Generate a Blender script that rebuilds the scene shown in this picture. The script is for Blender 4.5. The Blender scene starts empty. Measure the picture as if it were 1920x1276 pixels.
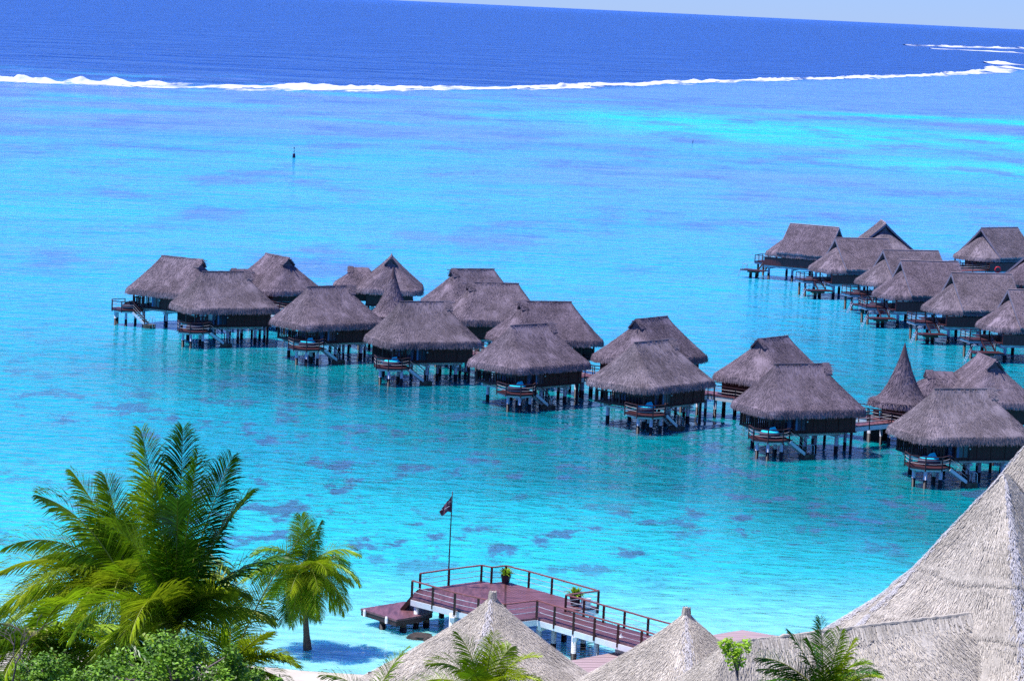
import bpy, math, random
from math import sin, cos, pi, radians as R, sqrt
from mathutils import Vector, Matrix, Euler, noise
random.seed(7)
scn = bpy.context.scene
COL = scn.collection

# ---------------------------------------------------------------- camera
F, PW, PH, H = 5300.0, 1920, 1276, 38.0
PITCH, ROLL = R(6.765), R(2.674)
cam = bpy.data.objects.new('camera', bpy.data.cameras.new('camera'))
COL.objects.link(cam)
cam.data.sensor_width = 36; cam.data.lens = 36*F/PW
cam.data.clip_start = 1; cam.data.clip_end = 200000
CM = (Matrix.Translation((0, 0, H)) @ Matrix.Rotation(pi/2-PITCH, 4, 'X') @ Matrix.Rotation(ROLL, 4, 'Z'))
cam.matrix_world = CM
scn.camera = cam
def ray(px, py):
    return (CM.to_3x3() @ Vector(((px-PW/2)/F, -(py-PH/2)/F, -1)))
def at(px, py, z=0.0):
    d = ray(px, py); t = (z-H)/d.z
    return Vector((d.x*t, d.y*t, z))
def atY(px, py, Y):
    d = ray(px, py); t = Y/d.y
    return Vector((d.x*t, Y, H+d.z*t))

# ---------------------------------------------------------------- materials
def lin(r, g, b):
    f = lambda c: (c/255/12.92) if c/255 <= .04045 else ((c/255+.055)/1.055)**2.4
    return (f(r), f(g), f(b), 1)
def mat(name, col, rough=.7, var=.25, scale=3.0, col2=None, bump=0.0, bscale=20., stretch=(1, 1, 1), island=0.0, metal=0, spec=.4, transl=0, objvar=0):
    m = bpy.data.materials.new(name); m.use_nodes = True
    nt = m.node_tree; N = nt.nodes; Lk = nt.links; p = N['Principled BSDF']
    p.inputs['Roughness'].default_value = rough; p.inputs['Metallic'].default_value = metal
    p.inputs['Specular IOR Level'].default_value = spec
    tc = N.new('ShaderNodeTexCoord'); mp = N.new('ShaderNodeMapping'); mp.inputs['Scale'].default_value = stretch
    Lk.new(tc.outputs['Object'], mp.inputs[0])
    n = N.new('ShaderNodeTexNoise'); n.inputs['Scale'].default_value = scale; n.inputs['Detail'].default_value = 6
    Lk.new(mp.outputs[0], n.inputs['Vector'])
    mr = N.new('ShaderNodeMapRange'); mr.inputs[1].default_value = .32; mr.inputs[2].default_value = .68
    Lk.new(n.outputs[0], mr.inputs[0])
    c1 = tuple(c*(1-var) for c in col[:3])+(1,)
    c2 = col2 if col2 else tuple(min(1, c*(1+var)) for c in col[:3])+(1,)
    mx = N.new('ShaderNodeMix'); mx.data_type = 'RGBA'
    mx.inputs[6].default_value = c1; mx.inputs[7].default_value = c2
    Lk.new(mr.outputs[0], mx.inputs[0]); out = mx.outputs[2]
    if island:
        g = N.new('ShaderNodeNewGeometry'); r2 = N.new('ShaderNodeMapRange')
        r2.inputs[3].default_value = 1-island; r2.inputs[4].default_value = 1+island
        Lk.new(g.outputs['Random Per Island'], r2.inputs[0])
        vm = N.new('ShaderNodeVectorMath'); vm.operation = 'SCALE'
        Lk.new(out, vm.inputs[0]); Lk.new(r2.outputs[0], vm.inputs['Scale']); out = vm.outputs[0]
    if objvar:
        oi = N.new('ShaderNodeObjectInfo'); r3 = N.new('ShaderNodeMix'); r3.data_type = 'RGBA'
        r3.inputs[6].default_value = (1-objvar, 1-objvar*1.15, 1-objvar*.9, 1); r3.inputs[7].default_value = (1+objvar, 1+objvar*.95, 1+objvar*.7, 1)
        Lk.new(oi.outputs['Random'], r3.inputs[0]); v4 = N.new('ShaderNodeVectorMath'); v4.operation = 'MULTIPLY'
        Lk.new(out, v4.inputs[0]); Lk.new(r3.outputs[2], v4.inputs[1])
        n5 = N.new('ShaderNodeTexNoise'); n5.inputs['Scale'].default_value = .35; n5.inputs['Detail'].default_value = 3; n5.noise_dimensions = '4D'
        Lk.new(tc.outputs['Object'], n5.inputs['Vector']); mw_ = N.new('ShaderNodeMath'); mw_.operation = 'MULTIPLY'; mw_.inputs[1].default_value = 40
        Lk.new(oi.outputs['Random'], mw_.inputs[0]); Lk.new(mw_.outputs[0], n5.inputs['W'])
        r6 = N.new('ShaderNodeMapRange'); r6.inputs[1].default_value = .35; r6.inputs[2].default_value = .65; r6.inputs[3].default_value = .82; r6.inputs[4].default_value = 1.14
        Lk.new(n5.outputs[0], r6.inputs[0]); v5 = N.new('ShaderNodeVectorMath'); v5.operation = 'SCALE'; Lk.new(v4.outputs[0], v5.inputs[0]); Lk.new(r6.outputs[0], v5.inputs['Scale']); out = v5.outputs[0]
    Lk.new(out, p.inputs['Base Color'])
    if bump:
        b = N.new('ShaderNodeBump'); b.inputs['Strength'].default_value = bump; b.inputs['Distance'].default_value = .05
        n2 = N.new('ShaderNodeTexNoise'); n2.inputs['Scale'].default_value = bscale; n2.inputs['Detail'].default_value = 5
        Lk.new(mp.outputs[0], n2.inputs['Vector']); Lk.new(n2.outputs[0], b.inputs['Height']); Lk.new(b.outputs[0], p.inputs['Normal'])
    if transl:
        t = N.new('ShaderNodeBsdfTranslucent'); ms = N.new('ShaderNodeMixShader'); ms.inputs[0].default_value = transl
        Lk.new(out, t.inputs[0]); Lk.new(p.outputs[0], ms.inputs[1]); Lk.new(t.outputs[0], ms.inputs[2])
        Lk.new(ms.outputs[0], N['Material Output'].inputs[0])
    return m
M = {}
M['thatch'] = mat('aged_thatch', (.186, .148, .178), .9, .22, .9, island=.27, spec=.1, objvar=.10)
M['thatch_b'] = mat('aged_thatch_newer', (.205, .168, .192), .9, .20, .7, island=.27, spec=.1, objvar=.10)
M['thatch_pale'] = mat('bleached_thatch', (.58, .52, .44), .9, .20, .5, island=.30, spec=.1, bump=.5, bscale=9)
M['thatch_pale2'] = mat('bleached_thatch_grey', (.54, .51, .52), .9, .20, .5, island=.30, spec=.1, bump=.5, bscale=9)
M['ridge_thatch'] = mat('white_ridge_thatch', (.58, .55, .55), .9, .1, .6, island=.3, spec=.1)
M['wall'] = mat('dark_board_wall', (.085, .020, .021), .6, .35, 1.2, stretch=(9, 9, .4), bump=.4, bscale=4)
M['wall2'] = mat('brown_board_wall', (.12, .028, .030), .6, .35, 1.2, stretch=(9, 9, .4), bump=.4, bscale=4)
M['dark'] = mat('shaded_loft', (.03, .022, .028), .9, .3, 2)
M['wood'] = mat('dark_wood', (.055, .022, .026), .55, .3, 3)
M['deck'] = mat('red_brown_decking', (.060, .018, .024), .5, .25, .8, stretch=(1, 9, 1), bump=.5, bscale=3)
M['jdeck'] = mat('purple_brown_decking', (.185, .080, .092), .45, .38, .7, stretch=(7, 1, 1), bump=.4, bscale=5)
M['jdeckv'] = mat('purple_brown_planks', (.185, .080, .092), .45, .38, .7, stretch=(1, 7, 1), bump=.4, bscale=5)
M['jrail'] = mat('red_brown_rail', (.24, .085, .075), .5, .2, 2)
M['jpost'] = mat('dark_brown_post', (.075, .028, .024), .5, .3, 2)
M['white'] = mat('white_paint', (.74, .76, .80), .5, .10, 1.5)
M['grey_white'] = mat('weathered_white', (.42, .44, .52), .6, .3, 1.5)
M['growth'] = mat('wet_marine_growth', (.018, .014, .020), .5, .5, 5)
M['rope'] = mat('pale_rope', (.42, .38, .40), .8, .1, 4)
M['concrete'] = mat('stained_concrete', (.10, .08, .06), .8, .5, 2)
M['steel'] = mat('steel_tube', (.62, .66, .74), .35, .05, 2, metal=.3)
M['glass'] = mat('blue_glass', (.02, .035, .08), .15, .4, .8, spec=.8)
M['curtain'] = mat('blue_curtain', (.12, .22, .42), .8, .2, 2)
M['basket'] = mat('dark_wicker', (.045, .035, .065), .7, .3, 8, bump=.5)
M['cushion'] = mat('turquoise_cushion', (.01, .62, .78), .8, .1, 3)
M['planks'] = mat('pink_grey_planks', (.42, .30, .30), .7, .15, .6, stretch=(1, 6, 1), bump=.3, bscale=4)
M['trim'] = mat('grey_barge_board', (.20, .17, .22), .7, .2, 2)
M['cap'] = mat('brown_cone_cap', (.10, .062, .066), .5, .1, 3)
M['red'] = mat('red_plastic', (.65, .02, .03), .4, .05, 3)
M['pot'] = mat('dark_purple_pot', (.03, .016, .035), .35, .15, 3)
M['plant'] = mat('bright_leaf', (.30, .48, .03), .45, .3, 3, island=.45, transl=.25)
M['leafred'] = mat('dark_red_leaf', (.08, .03, .03), .5, .3, 3, island=.3)
M['palm'] = mat('palm_leaf', (.10, .28, .012), .42, .35, .5, col2=(.42, .60, .015, 1), island=.5, spec=.35, transl=.28)
M['palm_y'] = mat('yellow_palm_leaf', (.20, .38, .010), .42, .3, .5, col2=(.46, .54, .02, 1), island=.4, spec=.35, transl=.3)
M['palm_d'] = mat('dark_palm_leaf', (.030, .13, .012), .38, .35, .5, col2=(.11, .30, .015, 1), island=.5, spec=.4, transl=.2)
M['rachis'] = mat('frond_stem', (.26, .28, .04), .5, .2, 2)
M['trunk'] = mat('palm_trunk', (.13, .09, .075), .9, .3, 3, stretch=(1, 1, 6), bump=.6)
M['bark'] = mat('grey_bark', (.20, .15, .16), .9, .3, 4, bump=.5)
M['bush'] = mat('bush_leaf', (.09, .26, .01), .45, .35, 1.5, col2=(.26, .48, .03, 1), island=.5, transl=.25)
M['lime'] = mat('lime_leaf', (.42, .66, .03), .5, .2, 1.5, island=.3, transl=.35)
M['flag'] = mat('plum_flag', (.11, .045, .08), .8, .2, 3)
M['rock'] = mat('dark_rock', (.07, .055, .05), .9, .4, 2, bump=.8)
def foam_mat():
    m = bpy.data.materials.new('white_foam'); m.use_nodes = True; nt = m.node_tree; N = nt.nodes; Lk = nt.links; p = N['Principled BSDF']
    p.inputs['Base Color'].default_value = (.72, .76, .84, 1); p.inputs['Roughness'].default_value = .9
    g = N.new('ShaderNodeNewGeometry'); mp = N.new('ShaderNodeMapping'); mp.inputs['Scale'].default_value = (.35, .06, 1); Lk.new(g.outputs['Position'], mp.inputs[0])
    n = N.new('ShaderNodeTexNoise'); n.inputs['Scale'].default_value = 1.0; n.inputs['Detail'].default_value = 6; n.inputs['Roughness'].default_value = .7; Lk.new(mp.outputs[0], n.inputs['Vector'])
    a = N.new('ShaderNodeAttribute'); a.attribute_name = 'foam_density'
    ad = N.new('ShaderNodeMath'); ad.operation = 'ADD'; Lk.new(n.outputs[0], ad.inputs[0]); Lk.new(a.outputs['Fac'], ad.inputs[1])
    r = N.new('ShaderNodeMapRange'); r.inputs[1].default_value = .80; r.inputs[2].default_value = 1.25; Lk.new(ad.outputs[0], r.inputs[0]); Lk.new(r.outputs[0], p.inputs['Alpha'])
    return m
M['foam'] = foam_mat()
M['buoy'] = mat('navy_buoy', (.01, .01, .05), .5, .2, 2)

# ---------------------------------------------------------------- mesh builder
class MB:
    def __init__(s): s.v = []; s.f = []; s.m = []
    def add(s, vs, fs, m=0):
        b = len(s.v); s.v += [tuple(v) for v in vs]
        s.f += [tuple(b+i for i in f) for f in fs]; s.m += [m]*len(fs)
    def box(s, x0, x1, y0, y1, z0, z1, m=0):
        s.add([(x, y, z) for z in (z0, z1) for x, y in ((x0, y0), (x1, y0), (x1, y1), (x0, y1))],
              [(3, 2, 1, 0), (4, 5, 6, 7), (0, 1, 5, 4), (1, 2, 6, 5), (2, 3, 7, 6), (3, 0, 4, 7)], m)
    def bar(s, p, q, w, h, m=0, up=Vector((0, 0, 1))):
        p = Vector(p); q = Vector(q); d = (q-p)
        if d.length < 1e-6: return
        d.normalize()
        if abs(d.dot(up)) > .99: up = Vector((0, 1, 0))
        a = d.cross(up).normalized()*w/2; b = a.cross(d).normalized()*h/2
        vs = [e+sa*a+sb*b for e in (p, q) for sa, sb in ((-1, -1), (1, -1), (1, 1), (-1, 1))]
        s.add(vs, [(3, 2, 1, 0), (4, 5, 6, 7), (0, 1, 5, 4), (1, 2, 6, 5), (2, 3, 7, 6), (3, 0, 4, 7)], m)
    def tube(s, pts, rs, n=8, m=0, cap=True):
        pts = [Vector(p) for p in pts]
        if not isinstance(rs, (list, tuple)): rs = [rs]*len(pts)
        b = len(s.v); vs = []
        for i, p in enumerate(pts):
            d = (pts[min(i+1, len(pts)-1)]-pts[max(i-1, 0)])
            d = d.normalized() if d.length > 0 else Vector((0, 0, 1))
            up = Vector((0, 0, 1)) if abs(d.z) < .9 else Vector((1, 0, 0))
            a = d.cross(up).normalized(); c = a.cross(d)
            for k in range(n):
                t = 2*pi*k/n; vs.append(p+rs[i]*(cos(t)*a+sin(t)*c))
        fs = []
        for i in range(len(pts)-1):
            for k in range(n):
                fs.append((i*n+k, i*n+(k+1) % n, (i+1)*n+(k+1) % n, (i+1)*n+k))
        if cap: fs += [tuple(range(n)), tuple(range((len(pts)-1)*n, len(pts)*n))]
        s.add(vs, fs, m)
    def prism(s, poly, z0, z1, m=0):
        n = len(poly)
        s.add([(p[0], p[1], z0) for p in poly]+[(p[0], p[1], z1) for p in poly],
              [tuple(range(n))[::-1], tuple(range(n, 2*n))]+[(i, (i+1) % n, n+(i+1) % n, n+i) for i in range(n)], m)
    def build(s, name, mats, parent=None, smooth=False):
        me = bpy.data.meshes.new(name); me.from_pydata(s.v, [], s.f)
        for m in (mats if isinstance(mats, (list, tuple)) else [mats]): me.materials.append(M[m] if isinstance(m, str) else m)
        me.polygons.foreach_set('material_index', s.m)
        if smooth: me.polygons.foreach_set('use_smooth', [True]*len(s.f))
        me.update()
        o = bpy.data.objects.new(name, me); COL.objects.link(o)
        if parent: o.parent = parent
        return o
def tag(o, label=None, cat=None, group=None, kind=None):
    if label: o['label'] = label
    if cat: o['category'] = cat
    if group: o['group'] = group
    if kind: o['kind'] = kind
    return o
def empty(name, loc, rz=0, **k):
    o = bpy.data.objects.new(name, None); COL.objects.link(o)
    o.location = loc; o.rotation_euler = (0, 0, rz); o.empty_display_size = .2
    return tag(o, **k)
KIDS = {}
def copy_tree(o, parent=None):
    c = o.copy(); COL.objects.link(c)
    if parent: c.parent = parent
    for ch in [x for x in bpy.data.objects if x.parent == o]: copy_tree(ch, c)
    return c

# ---------------------------------------------------------------- thatch
def roof_fn(L, a, b, zr, ze, rc, sgl=0, sgr=0, prof=None, x_l=None, x_r=None):
    """returns P(u,s): u in [0,1) around, s in [0,1] ridge to eave"""
    if prof is None: prof = lambda s: s**.88
    L2 = L/2; al = a/2 if x_l is None else x_l; ar = a/2 if x_r is None else x_r
    segs = [('e', .0, .20), ('c', .20, .25), ('f', .25, .45), ('c', .45, .5), ('e', .5, .7), ('c', .7, .75), ('f', .75, .95), ('c', .95, 1.)]
    def P(u, s):
        u %= 1.0
        hl = L2+max(0, (s-sgl)/(1-sgl))*(al-L2); hr = L2+max(0, (s-sgr)/(1-sgr))*(ar-L2)
        hy = s*b/2; r = min(rc*s, hy, hl, hr)
        z = zr-(zr-ze)*prof(s)
        if u < .30:   k = u/.30; x, y = hr-r-(hr+hl-2*r)*k, hy                  # back side
        elif u < .36: t = (u-.30)/.06*pi/2; x, y = -hl+r-r*sin(t), hy-r+r*cos(t)
        elif u < .50: k = (u-.36)/.14; x, y = -hl, hy-r-(2*hy-2*r)*k
        elif u < .56: t = (u-.50)/.06*pi/2; x, y = -hl+r-r*cos(t), -hy+r-r*sin(t)
        elif u < .80: k = (u-.56)/.24; x, y = -hl+r+(hr+hl-2*r)*k, -hy
        elif u < .86: t = (u-.80)/.06*pi/2; x, y = hr-r+r*sin(t), -hy+r-r*cos(t)
        elif u < .94: k = (u-.86)/.08; x, y = hr, -hy+r+(2*hy-2*r)*k
        else:         t = (u-.94)/.06*pi/2; x, y = hr-r+r*cos(t), hy-r+r*sin(t)
        return Vector((x, y, z))
    return P
def cone_fn(r, zr, ze, prof):
    return lambda u, s: Vector((r*s*cos(2*pi*u), r*s*sin(2*pi*u), zr-(zr-ze)*prof(s)))
def thatch(mb, P, seed, nb=5000, bw=.07, bl=.5, fringe=.7, nf=900, NU=120, NS=14, lift=.07, s0=0.0, rag=.0, bands=(), smax=1.0, bulge=.22, m=0, keep=None):
    rnd = random.Random(seed)
    g = []
    for j in range(NS+1):
        s = s0+(smax-s0)*j/NS
        row = []
        for i in range(NU):
            p = P(i/NU, s)
            n_ = noise.noise(Vector((p.x*.9, p.y*.9, seed*3.1)))*.07+noise.noise(Vector((p.x*2.9, p.y*2.9, seed)))*.035
            if j > 0: p.z += n_
            row.append(p)
        g.append(row)
    # rounded hanging edge, then underside
    ctr = sum(g[-1], Vector())/NU
    if fringe:
        for k, (out, dz) in enumerate(((.13, .14), (.24, .34), (.33, .64), (.34, .98), (.0, .95), (-.6, .45))):
            row = []
            for i in range(NU):
                p = g[NS][i].copy(); o_ = Vector((p.x-ctr.x, p.y-ctr.y, 0)).normalized()
                p += o_*out*(bulge/.22); p.z -= dz*fringe*(1+(.12*rnd.uniform(-1, 1) if k > 1 else 0)); row.append(p)
            g.append(row)
        # close underneath
        row = [Vector((ctr.x+(p.x-ctr.x)*.3, ctr.y+(p.y-ctr.y)*.3, p.z+.2)) for p in g[-1]]; g.append(row)
    vs = [p for r in g for p in r]
    fs = [(j*NU+i, (j+1)*NU+i, (j+1)*NU+(i+1) % NU, j*NU+(i+1) % NU) for j in range(len(g)-1) for i in range(NU)]
    mb.add(vs, fs, m)
    # straw tufts over the slope
    for _ in range(nb):
        u = rnd.random(); s = s0+(smax-s0)*(rnd.random()**.72)
        if bands and rnd.random() < .4:
            s = min(smax, max(s0, rnd.choice(bands)+rnd.uniform(-.012, .012)))
        p = P(u, s); q = P(u, min(s+.03, smax+.03)); e = P(u+.002, s)
        if keep and not keep(p): continue
        d = q-p
        if d.length < 1e-5: continue
        d.normalize(); sd = (e-p)
        if sd.length < 1e-6: continue
        sd.normalize(); n = d.cross(sd)
        if n.z < 0: n = -n
        l = bl*rnd.uniform(.5, 1.3); w = bw*rnd.uniform(.5, 1.3)/2
        d2 = (d+sd*rnd.uniform(-.28, .28)).normalized()
        a_ = p+n*rnd.uniform(.0, .03); b_ = p+d2*l+n*rnd.uniform(.01, lift*1.6)
        mb.add([a_-sd*w, a_+sd*w, b_+sd*w*.5, b_-sd*w*.5], [(0, 1, 2, 3)], m)
    # hanging fringe
    for _ in range(nf if fringe else 0):
        u = rnd.random(); p = P(u, smax); e = P(u+.002, smax)
        sd = (e-p)
        if sd.length < 1e-6: continue
        sd.normalize(); o_ = Vector((sd.y, -sd.x, 0))
        if o_.dot(Vector((p.x-ctr.x, p.y-ctr.y, 0))) < 0: o_ = -o_
        w = bw*rnd.uniform(.5, 1.2)/2; top = rnd.uniform(0, .75)*fringe; l = fringe*rnd.uniform(.3, .55)
        a_ = p+o_*(bulge*1.5*(.45+.75*min(1, top/fringe))+rnd.uniform(0, .06)); a_.z -= top
        b_ = a_+sd*rnd.uniform(-.08, .08)+o_*rnd.uniform(.02, .16); b_.z = max(a_.z-l, p.z-fringe*rnd.uniform(1.0, 1.22))
        mb.add([a_-sd*w, a_+sd*w, b_+sd*w*.4, b_-sd*w*.4], [(0, 1, 2, 3)], m)
def gable_over(mb, xe, sgn, b, zr, ze, s1, rnd, prof, out=.5, inn=.5, th=.16, y_up=.05, m=0, NS=8, nb=160, bw=.07):
    """pair of sloping thatch slabs overhanging a gable end at x=xe"""
    x0, x1 = sorted((xe-sgn*inn, xe+sgn*out))
    for sy in (-1, 1):
        pts = []
        for j in range(NS+1):
            s = s1*j/NS; pts.append((sy*(s*b/2), zr-(zr-ze)*prof(s)+y_up+.06))
        vs = []
        for (y, z) in pts: vs += [(x0, y, z), (x1, y, z), (x1, y, z-th), (x0, y, z-th)]
        fs = []
        for j in range(NS):
            o = j*4
            for k in range(4): fs.append((o+k, o+(k+1) % 4, o+4+(k+1) % 4, o+4+k))
        fs += [(NS*4, NS*4+1, NS*4+2, NS*4+3)]
        mb.add(vs, fs, m)
        for _ in range(nb):
            s = rnd.random()*s1; x = rnd.uniform(x0, x1); j = min(NS-1, int(s/s1*NS)); k = s/s1*NS-j
            y = pts[j][0]+(pts[j+1][0]-pts[j][0])*k; z = pts[j][1]+(pts[j+1][1]-pts[j][1])*k
            d = Vector((rnd.uniform(-.2, .2), pts[j+1][0]-pts[j][0], pts[j+1][1]-pts[j][1])).normalized()
            p = Vector((x, y, z)); q = p+d*rnd.uniform(.25, .55)+Vector((0, sy*.03, .06)); w = bw*rnd.uniform(.5, 1.2)/2
            if s+.08 > s1 and s1 < .99: q = p+d*.15
            mb.add([p+Vector((-w, 0, .01)), p+Vector((w, 0, .01)), q+Vector((w*.5, 0, 0)), q-Vector((w*.5, 0, 0))], [(0, 1, 2, 3)], m)
def ridge_cap(mb, x0, x1, z, rnd, m=0, r=.07, sl=1.18):
    n = 10
    pts = [(x0+(x1-x0)*i/n, rnd.uniform(-.015, .015), z-.07+rnd.uniform(-.02, .02)) for i in range(n+1)]
    mb.tube(pts, [r]*(n+1), 6, m)
    for _ in range(int((x1-x0)*40)):
        x = rnd.uniform(x0, x1-.05); sy = rnd.choice((-1, 1)); w = .025; l = rnd.uniform(.06, .26)
        mb.add([(x-w, 0, z-.02), (x+w, 0, z-.02), (x+w*.6+rnd.uniform(-.05, .05), sy*l, z-l*sl-.02), (x-w*.6, sy*l, z-l*sl-.02)], [(0, 1, 2, 3)], m)

def railing(mb, pts, h=.95, w=.09, rope=True, drop=.25, spacing=1.6, mw=0, mr=1, top=.07, closed=False, nrope=2):
    pts = [Vector(p) for p in pts]
    posts = []
    for a, b in zip(pts[:-1], pts[1:]):
        n = max(1, round((b-a).length/spacing))
        for i in range(n): posts.append(a+(b-a)*i/n)
        mb.bar(a+Vector((0, 0, h)), b+Vector((0, 0, h)), w*1.15, top, mw)
        if rope:
            for k in range(nrope):
                z = h*(k+1)/(nrope+1)+.03
                for i in range(n):
                    p, q = a+(b-a)*i/n, a+(b-a)*(i+1)/n
                    mid = (p+q)/2-Vector((0, 0, .035))
                    mb.tube([p+Vector((0, 0, z)), mid+Vector((0, 0, z)), q+Vector((0, 0, z))], .022, 4, mr, cap=False)
    posts.append(pts[-1])
    for p in posts: mb.bar(p-Vector((0, 0, drop)), p+Vector((0, 0, h)), w, w, mw)
def pile(parent, x, y, ztop, r=.17, mats=('white', 'growth'), wet=.75, name='pile'):
    mb = MB(); mb.tube([(x, y, wet), (x, y, ztop)], r, 10, 0); mb.tube([(x, y, -1.2), (x, y, wet)], r*1.06, 10, 1)
    return mb.build(name, list(mats), parent, True)

# ---------------------------------------------------------------- hut, style one
PROF1 = lambda s: s**.88
def hut_roof(parent, seed, mat_='thatch', L=5.3, a=10.5, b=7.5, zr=7.75, ze=4.25):
    P = roof_fn(L, a, b, zr, ze, 1.7, 0, .20, PROF1)
    mb = MB(); rnd = random.Random(seed)
    thatch(mb, P, seed, nb=12000, bw=.05, bl=.36, fringe=.72, nf=3200, lift=.04)
    gable_over(mb, L/2, 1, b, zr, ze, .21, rnd, PROF1, out=.22, inn=.5)
    ridge_cap(mb, -L/2-.1, L/2+.2, zr+.08, rnd)
    r = mb.build('roof', mat_, parent)
    g = MB(); y = .20*b/2*.94; z = zr-(zr-ze)*PROF1(.20)
    g.add([(L/2+.02, -y, z), (L/2+.02, y, z), (L/2+.02, 0, zr-.12)], [(0, 1, 2)]); g.add([(L/2-.1, -y, z), (L/2-.1, y, z), (L/2-.1, 0, zr-.12)], [(0, 2, 1)])
    g.build('gable_vent', 'dark', r)
    p = MB(); p.tube([(L/2, 0, zr-.12), (L/2+.75, 0, zr-.1)], .05, 6, 0); p.build('ridge_pole', 'trim', r)
    return r
def hut_body(root, terrace=True, mirror=1):
    my = mirror
    w = MB()
    w.box(-1.9, 4.4, -2.8, 2.8, 2.12, 4.5)                          # room
    for x in (-1.2, .1, 1.4, 2.7, 4.0): w.box(x-.05, x+.05, -2.84, -2.8, 2.14, 4.4)
    w.build('wall', 'wall', root)
    pf = MB(); pf.box(-4.45, 4.5, -2.9, 2.9, 2.0, 2.12); pf.build('floor', 'wood', root)
    bm = MB()
    for y in (-2.1, 2.1): bm.box(-4.2, 3.6, y-.12, y+.12, 1.72, 1.998)
    for x in (-3.4, -.3, 2.9): bm.box(x-.14, x+.14, -2.6, 2.6, 1.52, 1.718)
    bm.build('beam', 'white', root)
    # porch
    pr = MB()
    for x, y in ((-4.35, -2.78), (-4.35, 2.78), (-4.35, 0), (-3.0, -2.78), (-3.0, 2.78)): pr.bar((x, y, 2.0), (x, y, 4.5), .16, .16)
    for k in range(15):
        y = -2.6+k*.37
        pr.bar((-4.35, y, 2.2), (-4.35, y, 3.1), .14, .04)
    pr.bar((-4.35, -2.78, 3.12), (-4.35, 2.78, 3.12), .1, .1); pr.bar((-4.35, -2.78, 2.2), (-4.35, 2.78, 2.2), .08, .1)
    for k in range(4):
        x = -4.2+k*.33; pr.bar((x, -2.78*my, 2.2), (x, -2.78*my, 3.1), .14, .04)
    pr.bar((-4.35, -2.78, 3.12), (-3.0, -2.78, 3.12), .1, .1)
    pr.build('porch_frame', 'wood', root)
    gl = MB(); gl.box(-1.85, -.75, -2.835, -2.803, 2.3, 3.9); gl.build('glass_door', 'glass', root)
    gl = MB(); gl.box(-1.96, -1.905, -2.5, 2.5, 2.15, 4.1); g = gl.build('glass_door', 'glass', root)
    for q_ in ((-2.0, -1.965, -2.3, -1.7, 2.15, 4.0), (-1.8, -1.62, -2.862, -2.838, 2.3, 3.8), (-2.0, -1.965, 1.2, 1.8, 2.15, 4.0)):
        cu = MB(); cu.box(*q_); cu.build('curtain', 'curtain', g)
    for x in (-3.4, -.3, 2.9):
        for y in (-2.1, 2.1): pile(root, x, y, 1.52)
    for y in (-2.5, 2.3): pile(root, 4.2, y, 2.0, .13, ('wood', 'growth'))
    for y in (-1.3, 1.3): pile(root, 1.2, y, 2.0, .15, ('grey_white', 'growth'))
    if terrace:
        cx, cy, r, zt = -4.75, -3.35*my, 1.85, 1.8
        poly = [(cx+r*cos(R(a)), cy+my*r*sin(R(a))) for a in (15, 75, 135, 195, 240, 285, 330)]
        d = MB(); d.prism(poly[::my], zt-.16, zt, 0)
        p2 = [(cx+(x-cx)*.88, cy+(y-cy)*.88) for x, y in poly]; d.prism(p2[::my], zt-.34, zt-.162, 1)
        t = d.build('terrace', ['deck', 'white'], root)
        rl = MB(); railing(rl, [(*poly[k], zt) for k in (2, 3, 4, 5, 6)], h=.92, w=.085, spacing=3, drop=.3); rl.build('railing', ['wood', 'rope'], t)
        for x, y in ((cx-1.2, cy-.2*my), (cx-.7, cy-1.25*my), (cx+.7, cy-1.2*my), (cx+.9, cy+.3*my)): pile(root, x, y, zt-.34, .15)
        # stairs along the front
        st = MB(); x0, x1, ys, z0, z1 = -3.15, -1.55, cy-.75*my, zt, .55; n = 6
        for yy in (ys-.42, ys+.42): st.bar((x0-.05, yy, z0-.22), (x1, yy, z1-.12), .06, .26, 1)
        for k in range(n):
            t_ = (k+.5)/n; st.box(x0+(x1-x0)*t_-.14, x0+(x1-x0)*t_+.14, ys-.4, ys+.4, z0+(z1-z0)*t_-.03, z0+(z1-z0)*t_+.03, 0)
        o = st.build('stairs', ['wood', 'white'], root)
        hr = MB(); yy = ys-.42*my
        hr.bar((x0, yy, z0+.92), (x1, yy, z1+.95), .07, .07, 0)
        hr.bar((x1, yy, z1-.1), (x1, yy, z1+.98), .09, .09, 0)
        for k in (.3, .62): hr.tube([(x0, yy, z0+k), (x1, yy, z1+k)], .02, 4, 1)
        hr.build('handrail', ['wood', 'rope'], o)
        ld = MB(); ld.box(x1-.1, x1+.85, ys-.55, ys+.55, -1, .42, 0); ld.build('landing', 'concrete', root)
        la = MB()
        for yy in (ys-.25, ys+.25): la.tube([(x1+.55, yy, .42), (x1+.55, yy, 1.05), (x1+.62, yy, 1.22), (x1+.75, yy, 1.28), (x1+.88, yy, 1.22), (x1+.95, yy, 1.05), (x1+.98, yy, -.5)], .025, 6)
        for z in (-.05, .2): la.tube([(x1+.97, ys-.25, z), (x1+.97, ys+.25, z)], .022, 5)
        la.build('ladder', 'steel', root)
        lp = MB(); lp.tube([(-.7, -2.98*my, 2.0), (-.7, -2.98*my, 3.0)], .035, 6, 0); lp.box(-.76, -.64, -3.04, -2.92, 3.0, 3.12, 1); lp.build('lamp_post', ['wood', 'white'], root)
def daybed_mesh(mb):
    mb.tube([(0, 0, 0), (0, 0, .12), (0, 0, .38), (0, 0, .5)], [.80, .92, .92, .84], 18, 0)
    return mb
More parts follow.
